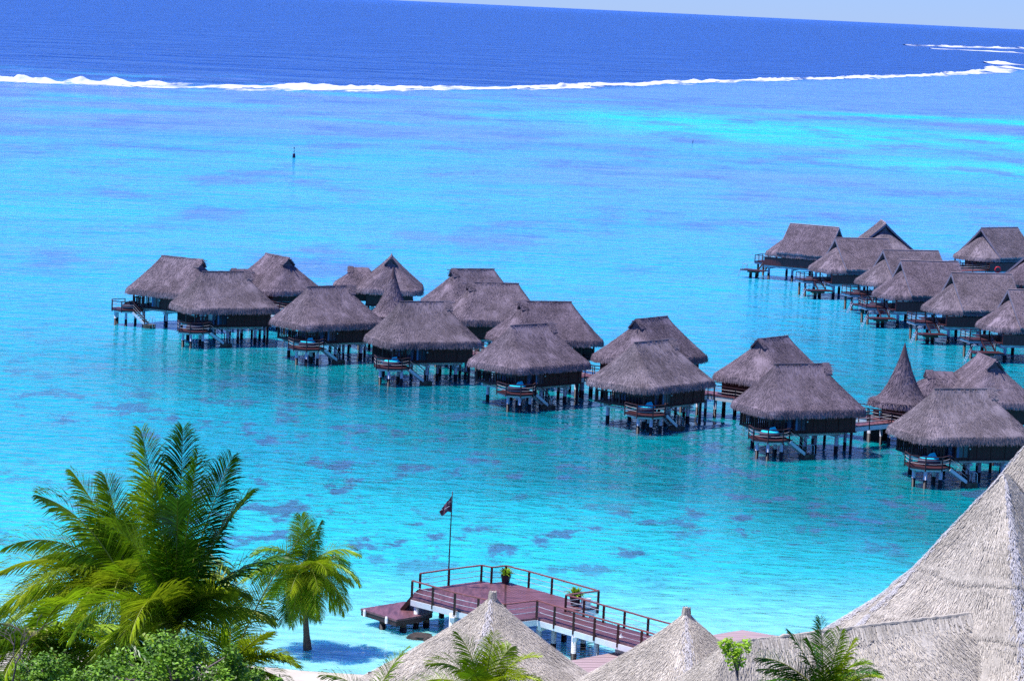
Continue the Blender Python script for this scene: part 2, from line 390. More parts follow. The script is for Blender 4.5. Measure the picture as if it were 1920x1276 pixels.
def make_daybed():
    r = empty('daybed', (0, 0, 0), category=None) if False else empty('daybed', (0, 0, 0))
    mb = MB(); daybed_mesh(mb)
    # raised back shell
    pts = [(cos(R(a))*.86, sin(R(a))*.86) for a in range(-20, 141, 16)]
    for (x0, y0), (x1, y1) in zip(pts[:-1], pts[1:]):
        i = pts.index((x0, y0)); h = .5+.38*sin(pi*(i+.5)/(len(pts)-1))
        mb.add([(x0, y0, .3), (x1, y1, .3), (x1, y1, h), (x0, y0, h), (x0*.86, y0*.86, .3), (x1*.86, y1*.86, .3), (x1*.86, y1*.86, h), (x0*.86, y0*.86, h)],
               [(0, 1, 2, 3), (7, 6, 5, 4), (3, 2, 6, 7)], 0)
    mb.build('basket', 'basket', r, True)
    c = MB(); c.tube([(0, 0, .48), (0, 0, .55), (0, 0, .6)], [.78, .80, .70], 16); c.build('cushion', 'cushion', r)
    p = MB(); p.add([(-.1, -.25, .6), (.55, -.35, .6), (.45, .3, .6), (-.05, .3, .6), (.0, -.05, .9), (.45, 0, .98)], [(0, 1, 5, 4), (1, 2, 5), (2, 3, 4, 5), (3, 0, 4)]); p.build('pillow', 'cushion', r)
    return r

def place(root, x0, y0, x1, y1, zr, L=None, anchor='mid'):
    """put a hut so that its ridge runs between two picture points; x0,y0 = sea end, x1,y1 = gablet end"""
    a, b = at(x0, y0, zr), at(x1, y1, zr); c = (a+b)/2
    d = b-a; root.location = (c.x, c.y, 0); root.rotation_euler = (0, 0, math.atan2(d.y, d.x))
    q = random.Random(int(x0*7+y0)); root.scale = (1+q.uniform(-.03, .03), 1+q.uniform(-.04, .04), 1+q.uniform(-.02, .025))
    return root

def make_hut(seed, terrace=True, wing=False, rm='thatch'):
    root = empty('thatched_bungalow', (0, 0, 0))
    hut_roof(root, seed, rm); hut_body(root, terrace)
    if wing:
        mb = MB(); rnd = random.Random(seed+9); q = MB()
        P0 = roof_fn(2.2, 5.6, 4.6, 6.1, 4.2, .9, 0, .3, PROF1)
        thatch(q, P0, seed+5, nb=2200, fringe=.6, nf=600, NU=80, NS=9)
        gable_over(q, 1.1, 1, 4.6, 6.1, 4.2, .32, rnd, PROF1, out=.3, inn=.4, nb=60)
        Mx = Matrix.Translation((-1.2, -3.9, 0)) @ Matrix.Rotation(-pi/2, 4, 'Z')
        q.v = [tuple(Mx @ Vector(v)) for v in q.v]
        q.build('side_roof', rm, root)
        w = MB(); w.box(-2.8, .4, -5.6, -2.803, 2.12, 4.3); w.build('side_wall', 'wall', root)
    return root
hutA = make_hut(11); hutB = make_hut(23, rm='thatch_b'); hutC = make_hut(37, terrace=False); hutW = make_hut(51, terrace=False, wing=True)
used = set()
def inst(proto):
    if proto.name in used: return copy_tree(proto)
    used.add(proto.name); return proto
ZR = 7.75
LEFT = 'thatched bungalows on stilts in the nearer row'
left_huts = [
 (hutA, 297, 480, 384, 489, 'leftmost thatched stilt bungalow, with a bare dark daybed on its terrace'),
 (hutB, 376, 509, 470, 509, 'thatched stilt bungalow overlapping the far left one, tan strip along its level ridge'),
 (hutW, 495, 472, 545, 482, 'thatched bungalow with small side roof and dark ridge vent, behind the two leftmost bungalows'),
 (hutA, 580, 536, 655, 534, 'thatched stilt bungalow with the third terrace from the left, left of the needle-roofed hut'),
 (hutW, 735, 470, 733, 485, 'thatched bungalow showing a triangular gable, right behind the left needle-shaped roof'),
 (hutB, 754, 568, 838, 568, 'thatched stilt bungalow in front of the left needle-roofed hut, reddish stain on its roof'),
 (hutC, 925, 506, 850, 506, 'farthest thatched bungalow of the middle group, only its upper roof showing'),
 (hutC, 970, 534, 882, 532, 'thatched bungalow of the middle group, second from the back of three overlapping roofs'),
 (hutC, 1067, 565, 982, 564, 'thatched bungalow with dark left ridge vent, directly behind the bungalow with the tall turquoise pillow'),
 (hutA, 962, 607, 1031, 603, 'thatched stilt bungalow in the middle with a tall turquoise pillow on its terrace daybed'),
 (hutC, 1254, 595, 1190, 602, 'back bungalow of the pair just right of the middle group, with dark left vent'),
 (hutB, 1192, 641, 1258, 635, 'front bungalow of the pair just right of the middle group, roof corner facing the viewer'),
 (hutC, 1479, 626, 1421, 633, 'bungalow with dark left vent, right behind the wide-roofed one left of the large needle'),
 (hutA, 1449, 683, 1555, 682, 'thatched stilt bungalow with wide pale roof and turquoise daybed, left of the large needle roof'),
 (hutW, 1832, 658, 1870, 674, 'thatched bungalow with small side roof at the right edge, behind the nearest stilt bungalow'),
 (hutB, 1757, 726, 1858, 726, 'nearest thatched stilt bungalow, on bright white piles beside the big pale roof'),
]
front = []
for i, (pr, x0, y0, x1, y1, lab) in enumerate(left_huts):
    o = inst(pr); place(o, x0, y0, x1, y1, ZR); tag(o, lab, 'bungalow', LEFT)
    if pr in (hutA, hutB): front.append((o, i))
# daybeds
db = make_daybed(); first = True
dl = {0: 'round dark daybed without cushions on the far left terrace',
      1: 'round dark daybed on the second terrace from the left',
      3: 'round dark daybed with a small blue pillow on the third terrace from the left',
      5: 'round dark daybed on the terrace below the roof with the reddish stain',
      9: 'round daybed with a tall turquoise pillow on the middle terrace',
      11: 'round daybed with turquoise cushions on the terrace right of the middle group',
      13: 'round daybed with turquoise cushions under the wide pale roof left of the needle roof',
      15: 'round daybed with a turquoise cushion on the nearest bungalow terrace'}
bare = None
for o, i in front:
    d = db if first else copy_tree(db)
    first = False
    loc = Matrix.Rotation(o.rotation_euler.z, 4, 'Z') @ Vector((-4.55, -3.25, 1.8))
    d.location = Vector(o.location)+loc; d.rotation_euler = (0, 0, .3)
    tag(d, dl[i], 'daybed', 'round daybeds on the bungalow terraces')
    d['bare'] = 1 if i in (0, 1) else 0
for d in [x for x in bpy.data.objects if x.name.startswith('daybed')]:
    if d['bare']:
        for ch in [x for x in bpy.data.objects if x.parent == d and x.name.startswith(('cushion', 'pillow'))]: bpy.data.objects.remove(ch)
    del d['bare']
bpy.context.view_layer.update()

# needle-roofed huts
def needle_hut(px, py, seed, label, r=2.75, zr=8.9, ze=3.75):
    c = at(px, py, zr); root = empty('needle_roof_hut', (c.x, c.y, 0), 0, label=label, cat='hut', group='huts with tall needle roofs')
    prof = lambda s: 1-(1-s)**1.75 if s < 1 else 1
    pf = lambda s: 1.0-max(0, 1-s)**1.9+max(0, s-1)*.5
    P = cone_fn(r, zr, ze, pf); mb = MB(); thatch(mb, P, seed, nb=4500, fringe=.55, nf=900, NU=64, NS=18, s0=.09)
    mb.build('roof', 'thatch', root)
    z = zr-(zr-ze)*pf(.13)
    c2 = MB(); c2.tube([(0, 0, z), (0, 0, zr+.15)], [r*.13+.04, .02], 14); c2.build('roof_cap', 'cap', root)
    w = MB(); w.prism([(1.75*cos(2*pi*k/8), 1.75*sin(2*pi*k/8)) for k in range(8)], 2.12, 4.2); w.build('wall', 'wall', root)
    f = MB(); f.prism([(2.3*cos(2*pi*k/8), 2.3*sin(2*pi*k/8)) for k in range(8)], 1.8, 2.12); f.build('floor', 'wood', root)
    b = MB(); b.box(-2.6, -2.1, -.9, -.5, 2.12, 2.9); b.build('side_box', 'wall', root)
    for k in range(5): pile(root, 1.5*cos(2*pi*k/5), 1.5*sin(2*pi*k/5), 1.8, .17, ('wood', 'growth'))
    return root
needle_hut(738, 502, 5, 'small hut with a needle-shaped thatched roof in the left group')
needle_hut(1697, 645, 6, 'large hut with a needle-shaped thatched roof at the right beside the boardwalk')

# ---------------------------------------------------------------- hut, style two (farther row)
ZR2 = 8.0
def make_villa(seed, rm='thatch', rev=1):
    root = empty('thatched_bungalow', (0, 0, 0)); rnd = random.Random(seed)
    L, b, ze = 7.2, 9.0, 4.1
    prof = lambda s: s**.93
    mb = MB()
    P = roof_fn(L-.5, 13.2, 8.3, ZR2-.45, ze, 2.9, .10, .10, lambda s: s**.90)
    thatch(mb, P, seed, nb=9500, bw=.05, bl=.36, fringe=.66, nf=3000, lift=.04)
    # saddle over it
    gable_over(mb, L/2, 1, b, ZR2, ze, 1.0, rnd, prof, out=.35, inn=L+.35+.0, th=.30, nb=3200)
    ridge_cap(mb, -L/2-.4, L/2+.4, ZR2+.06, rnd)
    r = mb.build('roof', rm, root)
    n = 8
    for sx in (-1, 1):
        tr = MB()
        x = sx*(L/2+.38)
        for sy in (-1, 1):
            for j in range(n):
                s, s2 = j/n, (j+1)/n
                tr.bar((x, sy*s*b/2, ZR2-(ZR2-ze)*prof(s)-.06), (x, sy*s2*b/2, ZR2-(ZR2-ze)*prof(s2)-.06), .07, .26)
        tr.build('barge_board', 'trim', r)
    rp = MB(); rp.tube([(-L/2-.4, 0, ZR2+.17), (L/2+.4, 0, ZR2+.17)], .06, 5); rp.build('ridge_strip', 'planks', r)
    for sx in (-1, 1):
        g = MB(); x = sx*(L/2-.3); y = 2.4; z = ZR2-(ZR2-ze)*.55
        g.add([(x, -y, z), (x, y, z), (x, 0, ZR2-.3)], [(0, 1, 2)])
        g.build('gable_vent', 'dark', r)
    w = MB(); w.box(-3.4, 5.3, -3.5, 3.5, 2.3, 4.4); w.build('wall', 'wall', root)
    g2 = MB(); g2.box(-3.0, -1.8, -3.56, -3.503, 2.35, 4.1); gh = g2.build('glass_door', 'glass', root)
    g2 = MB(); g2.box(-3.46, -3.403, -3.1, 3.1, 2.35, 4.1); gg = g2.build('glass_door', 'glass', root)
    for y in (-2.8, -.6, 1.6):
        c = MB(); c.box(-3.5, -3.463, y, y+.5, 2.35, 4.0); c.build('curtain', 'curtain', gg)
    c = MB(); c.box(-2.9, -2.6, -3.62, -3.563, 2.35, 4.0); c.build('curtain', 'curtain', gh)
    f = MB(); f.box(-6.3, 5.5, -4.2, 4.0, 2.16, 2.3, 0); f.build('floor', 'deck', root)
    bb = MB()
    for y in (-4.0, 3.4): bb.box(-6.1, 5.3, y-.1, y+.12, 1.8, 2.158)
    for x in (-5.4, -1.6, 2.2, 5.0): bb.box(x-.15, x+.15, -3.8, 3.2, 1.55, 1.798)
    bb.build('beam', 'grey_white', root)
    pr = MB(); pr.box(-6.0, 5.5, -4.28, -4.2, 2.1, 3.25, 0); pr.box(-6.05, 5.5, -4.34, -4.14, 3.252, 3.32, 1); pr.build('parapet', ['wall2', 'wood'], root)
    for x, y in ((-5.7, -3.5), (-5.7, 3.3), (-3.4, -3.7), (-5.9, 0), (.5, -3.7)):
        po = MB(); po.bar((x, y, 2.2), (x, y, 4.0), .16, .16); po.build('porch_post', 'wood', root)
    # side deck with ropes, stair, low platform, ladder
    d = MB(); d.box(-8.9, -6.303, -1.4, 1.6, 2.14, 2.28, 0); d.box(-8.8, -6.35, -1.35, 1.55, 1.85, 2.138, 1); dk = d.build('side_deck', ['deck', 'grey_white'], root)
    rl = MB(); railing(rl, [(-6.4, 1.5, 2.28), (-8.8, 1.5, 2.28), (-8.8, -1.3, 2.28), (-7.5, -1.3, 2.28)], h=.9, spacing=1.5); rl.build('railing', ['wood', 'rope'], dk)
    s = MB(); n = 5
    for k in range(n): s.box(-7.35, -6.35, -1.45-.28*k-.28, -1.45-.28*k+.02, 2.1-.17*k-.05, 2.1-.17*k, 0)
    for x in (-7.4, -6.3): s.bar((x, -1.4, 2.1), (x, -2.95, 1.25), .07, .25, 0)
    so = s.build('stairs', 'deck', root)
    h2 = MB(); h2.bar((-6.25, -1.4, 3.1), (-6.25, -2.95, 2.2), .07, .07, 0); h2.bar((-6.25, -2.95, 1.2), (-6.25, -2.95, 2.2), .08, .08, 0)
    for k in (.3, .6): h2.tube([(-6.25, -1.4, 2.3+k-.1), (-6.25, -2.95, 1.3+k)], .02, 4, 1)
    h2.build('handrail', ['wood', 'rope'], so)
    p = MB(); p.box(-9.6, -5.9, -4.9, -2.9, 1.08, 1.22, 0); p.box(-8.6, -7.0, -4.4, -3.3, .82, 1.078, 1); pp = p.build('swim_platform', ['deck', 'concrete'], root)
    la = MB(); y0, y1 = -4.2, -3.7
    for y in (y0, y1): la.tube([(-8.9, y, 1.22), (-8.95, y, 1.8), (-9.15, y, 2.05), (-9.45, y, 1.95), (-9.75, y, 1.3), (-10.6, y, -.6)], .035, 6)
    for k in range(6): la.tube([(-9.85-.14*k, y0, 1.1-.31*k), (-9.85-.14*k, y1, 1.1-.31*k)], .03, 5)
    la.build('ladder', 'steel', root)
    for x, y, z in ((-8.2, -4.0, .82), (-7.4, -3.6, .82)): pile(root, x, y, z, .22, ('concrete', 'growth'), .5)
    for x in (-5.4, -1.6, 2.2, 5.0):
        for y in (-3.7, 3.1): pile(root, x, y, 1.55, .18, ('grey_white', 'growth'), .9)
    for x, y in ((-8.4, 1.1), (-8.4, -.9)): pile(root, x, y, 1.85, .16, ('concrete', 'growth'), .9)
    return root
vA = make_villa(101); vB = make_villa(131, 'thatch_b')
RIGHT = 'thatched bungalows on stilts in the farther row'
right_huts = [
 (vA, 1480, 420, 1575, 428, 'leftmost bungalow of the farther row, low swim platform jutting into open water'),
 (vB, 1650, 412, 1663, 421, 'bungalow at the back of the farther row, its triangular gable toward the viewer'),
 (vA, 1567, 447, 1665, 449, 'bungalow with tan ridge strip, second terrace from the left in the farther row'),
 (vB, 1656, 469, 1760, 471, 'half hidden bungalow, third terrace from the left in the farther row'),
 (vA, 1684, 490, 1802, 493, 'bungalow with wide roof in the middle of the farther row, fourth terrace from the left'),
 (vB, 1783, 515, 1898, 518, 'bungalow of the farther row right above the large needle roof, second nearest there'),
 (vA, 1893, 543, 2008, 546, 'nearest bungalow of the farther row, cut by the right picture edge'),
 (vB, 1836, 430, 1912, 429, 'bungalow standing apart at the upper right, behind the railing with the red life ring'),
 (vA, 1925, 470, 2010, 466, 'bungalow at the upper right edge of which only a roof corner shows'),
]
for pr, x0, y0, x1, y1, lab in right_huts:
    o = inst(pr); place(o, x0, y0, x1, y1, ZR2); tag(o, lab, 'bungalow', RIGHT)

# ---------------------------------------------------------------- boardwalks
def boardwalk(name, pts, spurs, label, z=2.2, w=2.0):
    root = empty(name, (pts[0].x, pts[0].y, 0), 0, label=label, cat='boardwalk', group='boardwalks between the bungalows')
    off = Vector((pts[0].x, pts[0].y, 0))
    dk = MB(); fa = MB(); rl = MB()
    def run(a, b, w, zoff=0):
        d = (b-a); d.z = 0; L = d.length; d.normalize(); n = Vector((-d.y, d.x, 0))
        for s_ in (-1, 1):
            e = n*s_*w/2
            fa.bar(a+e*.92+Vector((0, 0, z-.32-zoff)), b+e*.92+Vector((0, 0, z-.32-zoff)), .1, .4)
            railing(rl, [a+e+Vector((0, 0, z)), b+e+Vector((0, 0, z))], h=.9, spacing=2.6, drop=.45, w=.09)
        dk.bar(a+Vector((0, 0, z-.06-zoff)), b+Vector((0, 0, z-.06-zoff)), w, .12)
        k = max(1, int(L/3.2))
        for i in range(k+1):
            c = a+(b-a)*i/k
            for s_ in (-1, 1):
                q = c+n*s_*w*.36; pile(root, q.x, q.y, z-.5, .14, ('grey_white', 'growth'), .8)
    P_ = [Vector((p.x, p.y, 0))-off for p in pts]
    for a, b in zip(P_[:-1], P_[1:]): run(a, b, w)
    for a, b in spurs: run(Vector((a.x, a.y, 0))-off, Vector((b.x, b.y, 0))-off, 1.3, .01)
    dk.build('deck', 'planks' if False else 'jdeck', root); fa.build('fascia', 'white', root); rl.build('railing', ['wood', 'rope'], root)
    return root
wz = 2.2
line = [at(x, y, wz) for x, y in ((1935, 836), (1640, 782), (1350, 738), (1100, 703), (905, 664), (720, 625), (510, 583), (420, 560))]
def lw(o, x, y=0.0): return Vector(o.location)+Matrix.Rotation(o.rotation_euler.z, 3, 'Z') @ Vector((x, y, 0))
def nearest(p):
    best = None
    for a, b in zip(line[:-1], line[1:]):
        d = b-a; t = max(0, min(1, (p-a).dot(d)/d.length_squared)); q = a+d*t
        if best is None or (q-p).length < (best-p).length: best = q
    return best
spurs = []
for o in [x for x in bpy.data.objects if x.parent is None and x.get('group') == LEFT]:
    e = lw(o, 4.5, 0); e.z = wz; q = nearest(e)
    if 1.6 < (q-e).length < 14: spurs.append((q+(e-q).normalized()*1.0, e))
boardwalk('boardwalk', line, spurs, 'dark timber boardwalk with rope railings running between the two lines of nearer bungalows')
line2 = [at(x, y, 2.3) for x, y in ((1790, 507), (1935, 503))]
boardwalk('boardwalk', line2, [], 'timber boardwalk in front of the upper right bungalow carrying the red life ring', 2.3)
lr = empty('life_ring', at(1868, 504, 2.9)-Vector((0, 1.3, 0)), 0, label='red life ring hung on the railing at the upper right', cat='life ring')
mb = MB(); pts = [(.38*cos(2*pi*k/20), 0, .38*sin(2*pi*k/20)) for k in range(21)]; mb.tube(pts, .11, 8); mb.build('ring', 'red', lr, True)
# massive pier under the boardwalk
c = at(1643, 826, 0); pr = empty('concrete_pier', (c.x, c.y+.6, 0), .4, label='dark block pier under the boardwalk left of the large needle roof', cat='pier')
mb = MB(); mb.box(-.9, .9, -.7, .7, -1, 1.6); mb.box(-1.1, 1.1, -.85, .85, 1.6, 1.68); mb.build('block', 'growth', pr)

# ---------------------------------------------------------------- near jetty
JZ = 1.9
J = lambda x, y, z=JZ: at(x, y, z)
jet_poly = [J(*p) for p in ((772, 1120), (787, 1104), (902, 1088), (921, 1092), (948, 1089), (1121, 1137), (1060, 1144.5), (1330, 1221), (1330, 1251), (1006, 1157), (947, 1164))]
org = Vector((jet_poly[0].x, jet_poly[0].y, 0))
jet = empty('jetty', org, 0, label='plum-brown timber jetty with rail posts and white fascia in the foreground', cat='jetty')
loc = lambda v: Vector((v.x, v.y, v.z))-org
JP = [loc(p) for p in jet_poly]
# deck split at the mitre seam
mb = MB()
zt = JZ; th = .12
def plate(mb, idx, m, z1=JZ, z0=JZ-th):
    mb.prism([(JP[i].x, JP[i].y) for i in idx], z0, z1, m)
plate(mb, [0, 10, 4, 3, 2, 1], 0)
plate(mb, [10, 9, 6, 5, 4], 1)
plate(mb, [9, 8, 7, 6], 1)
jd = mb.build('deck', ['jdeck', 'jdeckv'], jet)
sm = MB(); sm.bar(JP[10]+Vector((0, 0, .005)), JP[4]+Vector((0, 0, .005)), .12, .012); sm.build('seam_board', 'jpost', jd)
# plank lines as thin grooves
gr = MB()
def planks(a, b, c, d, n, w=.018):
    for k in range(1, n):
        t = k/n; p = a+(d-a)*t; q = b+(c-b)*t
        gr.bar(p+Vector((0, 0, .002)), q+Vector((0, 0, .002)), w, .008)
planks(JP[0], JP[10], JP[4], JP[1], 22); planks(JP[10], JP[9], JP[6], JP[4], 18)
for k in range(1, 110):
    t = k/110; gr.bar(JP[9]+(JP[8]-JP[9])*t+Vector((0, 0, .002)), JP[6]+(JP[7]-JP[6])*t+Vector((0, 0, .002)), .016, .008)
gr.build('plank_gap', 'wood', jd)
fs = MB()
for i in range(len(JP)):
    a, b = JP[i], JP[(i+1) % len(JP)]
    if i == 7: continue
    fs.bar(a+Vector((0, 0, -.30)), b+Vector((0, 0, -.30)), .14, .34)
fs.build('fascia', 'white', jet)
def jrail(px, name='railing', z=JZ, h=1.0):
    pts = [loc(J(*p)) for p in px]; mb = MB(); mw = 0
    for i, p in enumerate(pts):
        mb.bar(p-Vector((0, 0, .34)), p+Vector((0, 0, h)), .15, .15, 0)
    for a, b in zip(pts[:-1], pts[1:]):
        mb.bar(a+Vector((0, 0, h+.03)), b+Vector((0, 0, h+.03)), .16, .06, 1)
        for k in (.36, .68): mb.tube([a+Vector((0, 0, k)), (a+b)/2+Vector((0, 0, k-.015)), b+Vector((0, 0, k))], .02, 5, 2, cap=False)
    return mb.build(name, ['jpost', 'jrail', 'grey_white'], jet)
jrail([(787, 1105), (841, 1097), (902, 1089), (921, 1093), (948, 1090), (991, 1101), (1034, 1113), (1121, 1138), (1060, 1146), (1094, 1155), (1131, 1166), (1170, 1177), (1214, 1190), (1262, 1203), (1310, 1216)])
jrail([(772, 1119), (811, 1130), (852, 1142), (896, 1152), (946, 1164), (1006, 1156.5), (1039, 1167), (1075, 1177.5), (1114, 1189), (1158, 1201.5), (1202, 1214), (1248, 1228), (1296, 1242)])
for x, y in ((782, 1122), (848, 1141), (905, 1156), (955, 1160), (1012, 1156), (1040, 1160), (1078, 1178), (1120, 1187), (1195, 1212), (830, 1102), (905, 1095), (985, 1104), (1110, 1138), (1060, 1145), (1096, 1160), (1170, 1182)):
    p = loc(J(x, y)); pile(jet, p.x, p.y+.15, JZ-.3, .17, ('white', 'growth'), .42)
cb = MB()
for (x0, y0), (x1, y1) in (((848, 1143), (905, 1097)), ((1012, 1158), (1060, 1146)), ((1078, 1179), (1096, 1158)), ((1195, 1213), (1214, 1190))):
    cb.bar(loc(J(x0, y0))+Vector((0, 0, -.62)), loc(J(x1, y1))+Vector((0, 0, -.62)), .26, .28)
cb.build('cross_beam', 'white', jet)
# landing platform
LZ = .95
lp_ = [loc(at(x, y, LZ)) for x, y in ((676, 1140), (743, 1161), (790, 1153), (812, 1144), (780, 1127), (757, 1127))]
mb = MB(); mb.prism([(p.x, p.y) for p in lp_], LZ-.12, LZ); q = [(p.x, p.y) for p in lp_]; cx = sum(p[0] for p in q)/6; cy = sum(p[1] for p in q)/6
mb.prism([(cx+(x-cx)*.985, cy+(y-cy)*.985) for x, y in q], LZ-.42, LZ-.121, 1)
lo = mb.build('landing_platform', ['jdeck', 'wood'], jet)
for x, y in ((684, 1143), (725, 1156)):
    p = loc(at(x, y, LZ)); mb = MB(); mb.tube([(p.x, p.y-.12, LZ-.36), (p.x, p.y-.14, LZ-.1), (p.x, p.y-.05, LZ+.03)], [.08, .10, .08], 8); mb.build('fender', 'white', lo, True)
for x, y in ((718, 1150), (757, 1156), (800, 1147)):
    p = loc(at(x, y, LZ)); pile(jet, p.x, p.y, LZ-.42, .2, ('concrete', 'growth'), .35)
st = MB(); a = loc(J(775, 1116)); b_ = loc(at(753, 1143, LZ)); off2 = loc(J(787, 1104))-a
for e in (Vector(), off2*.9): st.bar(a+e+Vector((0, 0, -.05)), b_+e, .07, .24, 0)
for k in range(5):
    t = (k+.6)/5; p = a+(b_-a)*t; st.bar(p+Vector((0, 0, -.02)), p+off2*.9+Vector((0, 0, -.02)), .26, .05, 0)
st.build('stairs', ['jpost'], jet)

# planters
def planter(p, label, sc=1.0, seed=1):
    r = empty('potted_plant', p, 0, label=label, cat='potted plant', group='potted plants on the jetty')
    mb = MB(); mb.tube([(0, 0, 0), (0, 0, .06), (0, 0, .42*sc), (0, 0, .48*sc), (0, 0, .48*sc), (0, 0, .40*sc)], [.18*sc, .2*sc, .28*sc, .29*sc, .24*sc, .22*sc], 16); mb.build('pot', 'pot', r, True)
    rnd = random.Random(seed)
    for nm, mt, n in (('foliage', 'plant', 130), ('foliage', 'leafred', 14)):
        mb = MB()
        for _ in range(n):
            az = rnd.uniform(0, 2*pi); el = rnd.uniform(.35, 1.45); l = rnd.uniform(.3, .62)*sc; w = .045*sc
            d = Vector((cos(az)*cos(el), sin(az)*cos(el), sin(el))); s = Vector((-sin(az), cos(az), 0))*w
            p0 = Vector((cos(az)*.08, sin(az)*.08, .42*sc)); p1 = p0+d*l*.6; p2 = p1+(d-Vector((0, 0, .5)))*l*.5
            mb.add([p0-s*.3, p0+s*.3, p1+s, p1-s, p2], [(0, 1, 2, 3), (3, 2, 4)])
        mb.build(nm, mt, r)
planter(J(948, 1091)-Vector((0, .35, 0)), 'bushy green plant in a dark pot at the back corner of the jetty deck', 1.15, 3)
planter(J(1078, 1134)-Vector((0, .1, 0)), 'bushy green plant in a dark pot beside the white box on the jetty', 1.3, 4)
planter(J(931, 1152), 'potted plant mostly hidden behind the tip of a pale thatched cone roof', .8, 5)
p = J(1098, 1138); b = empty('white_box', p, .2, label='white box standing on the jetty next to a potted plant', cat='box')
mb = MB(); mb.box(-.26, .26, -.2, .2, 0, .52); mb.box(-.28, .28, -.22, .22, .52, .57); mb.build('cabinet', 'white', b)
# flagpole
fp = empty('flagpole', J(840, 1097), 0, label='tall thin dark flagpole with a plum flag at the back edge of the jetty', cat='flagpole')
mb = MB(); mb.tube([(0, 0, -.2), (.0, 0, 3), (.02, 0, 5.95)], [.05, .04, .028], 8, 0); mb.build('pole', 'pot', fp, True)
mb = MB(); n = 10; vs = []; fc = []
for i in range(n+1):
    t = i/n; x = -.02-.72*t; top = 5.68-.95*t**.8+.06*sin(t*5); bot = 4.62+(.05*sin(t*7))-(.32*max(0, t-.35)/.65 if t > .35 else 0)
    if t > .75: bot = 4.30+(t-.75)*1.2
    for j in range(5): vs.append((x, .10*sin(t*9+j*.6), bot+(top-bot)*j/4))
for i in range(n):
    for j in range(4): fc.append((i*5+j, (i+1)*5+j, (i+1)*5+j+1, i*5+j+1))
mb.add(vs, fc); fl = mb.build('flag', 'flag', fp, True)
mb = MB()
mb.tube([(-.06, -.16, 5.30), (-.12, -.16, 5.36), (-.17, -.16, 5.30), (-.13, -.16, 5.24), (-.18, -.16, 5.18)], .014, 4)
mb.tube([(-.10, -.16, 5.06), (-.2, -.16, 5.00), (-.34, -.16, 4.90), (-.44, -.16, 4.84)], .012, 4)
mb.tube([(-.26, -.16, 4.80), (-.30, -.16, 4.86), (-.34, -.16, 4.78)], .012, 4); mb.tube([(-.55, -.15, 4.82), (-.62, -.15, 4.78)], .016, 4)
mb.build('flag_mark', 'grey_white', fl)

# lower beach deck, lantern, rocks
bz = 1.0
bp = [at(x, y, bz) for x, y in ((1062, 1239), (1240, 1205), (1392, 1180), (1475, 1194), (1500, 1330), (1062, 1330))]
o0 = Vector((bp[0].x, bp[0].y, 0)); bd = empty('beach_deck', o0, 0, label='pinkish grey plank deck at the waterline between the pale cone roofs', cat='deck')
mb = MB(); mb.prism([(p.x-o0.x, p.y-o0.y) for p in bp][::-1], bz-.3, bz); mb.build('planking', 'planks', bd)
mb = MB()
for k in range(1, 40):
    y = bp[0].y-o0.y+10-k*.62
    q0, q1 = (bp[1]-o0), (bp[2]-o0)
    mb.bar((0.1+max(0, y-.0)*0 , y-4, bz+.003), (13.5, y-4+2.6, bz+.003), .03, .008)
mb.build('plank_gap', 'concrete', bd)
lt = empty('lantern', at(1163, 1222, bz), 0, label='small white lantern by the end of the jetty walkway', cat='lantern')
mb = MB(); mb.box(-.3, .3, -.25, .25, 0, .42); mb.build('plinth', 'white', lt)
mb = MB(); mb.tube([(0, 0, .42), (0, 0, .5), (0, 0, .8), (0, 0, .86), (0, 0, 1.0), (0, 0, 1.12)], [.17, .15, .15, .19, .06, .02], 8); mb.build('lamp_body', 'white', lt)
rnd = random.Random(3)
for k, (x, y, s) in enumerate(((788, 1196, .7), (806, 1199, .5), (826, 1203, .6))):
    c = at(x, y, 0); mb = MB(); vs = []; n = 9
    for j in range(1, 6):
        for i in range(n):
            t = 2*pi*i/n; f_ = pi*j/6; rr = s*rnd.uniform(.75, 1.1)
            vs.append((rr*sin(f_)*cos(t)*1.3, rr*sin(f_)*sin(t), rr*cos(f_)*.55))
    fc = [(j*n+i, j*n+(i+1) % n, (j+1)*n+(i+1) % n, (j+1)*n+i) for j in range(4) for i in range(n)]+[tuple(range(n)), tuple(range(4*n, 5*n))]
    mb.add(vs, fc); o = mb.build('rock', 'rock'); o.location = (c.x, c.y, 0)
    tag(o, ['dark rock in the shallows below the landing platform', 'smaller dark rock right beside the one below the landing platform', 'dark rock touching the left slope of the left cone roof'][k], 'rock', 'rocks by the jetty')

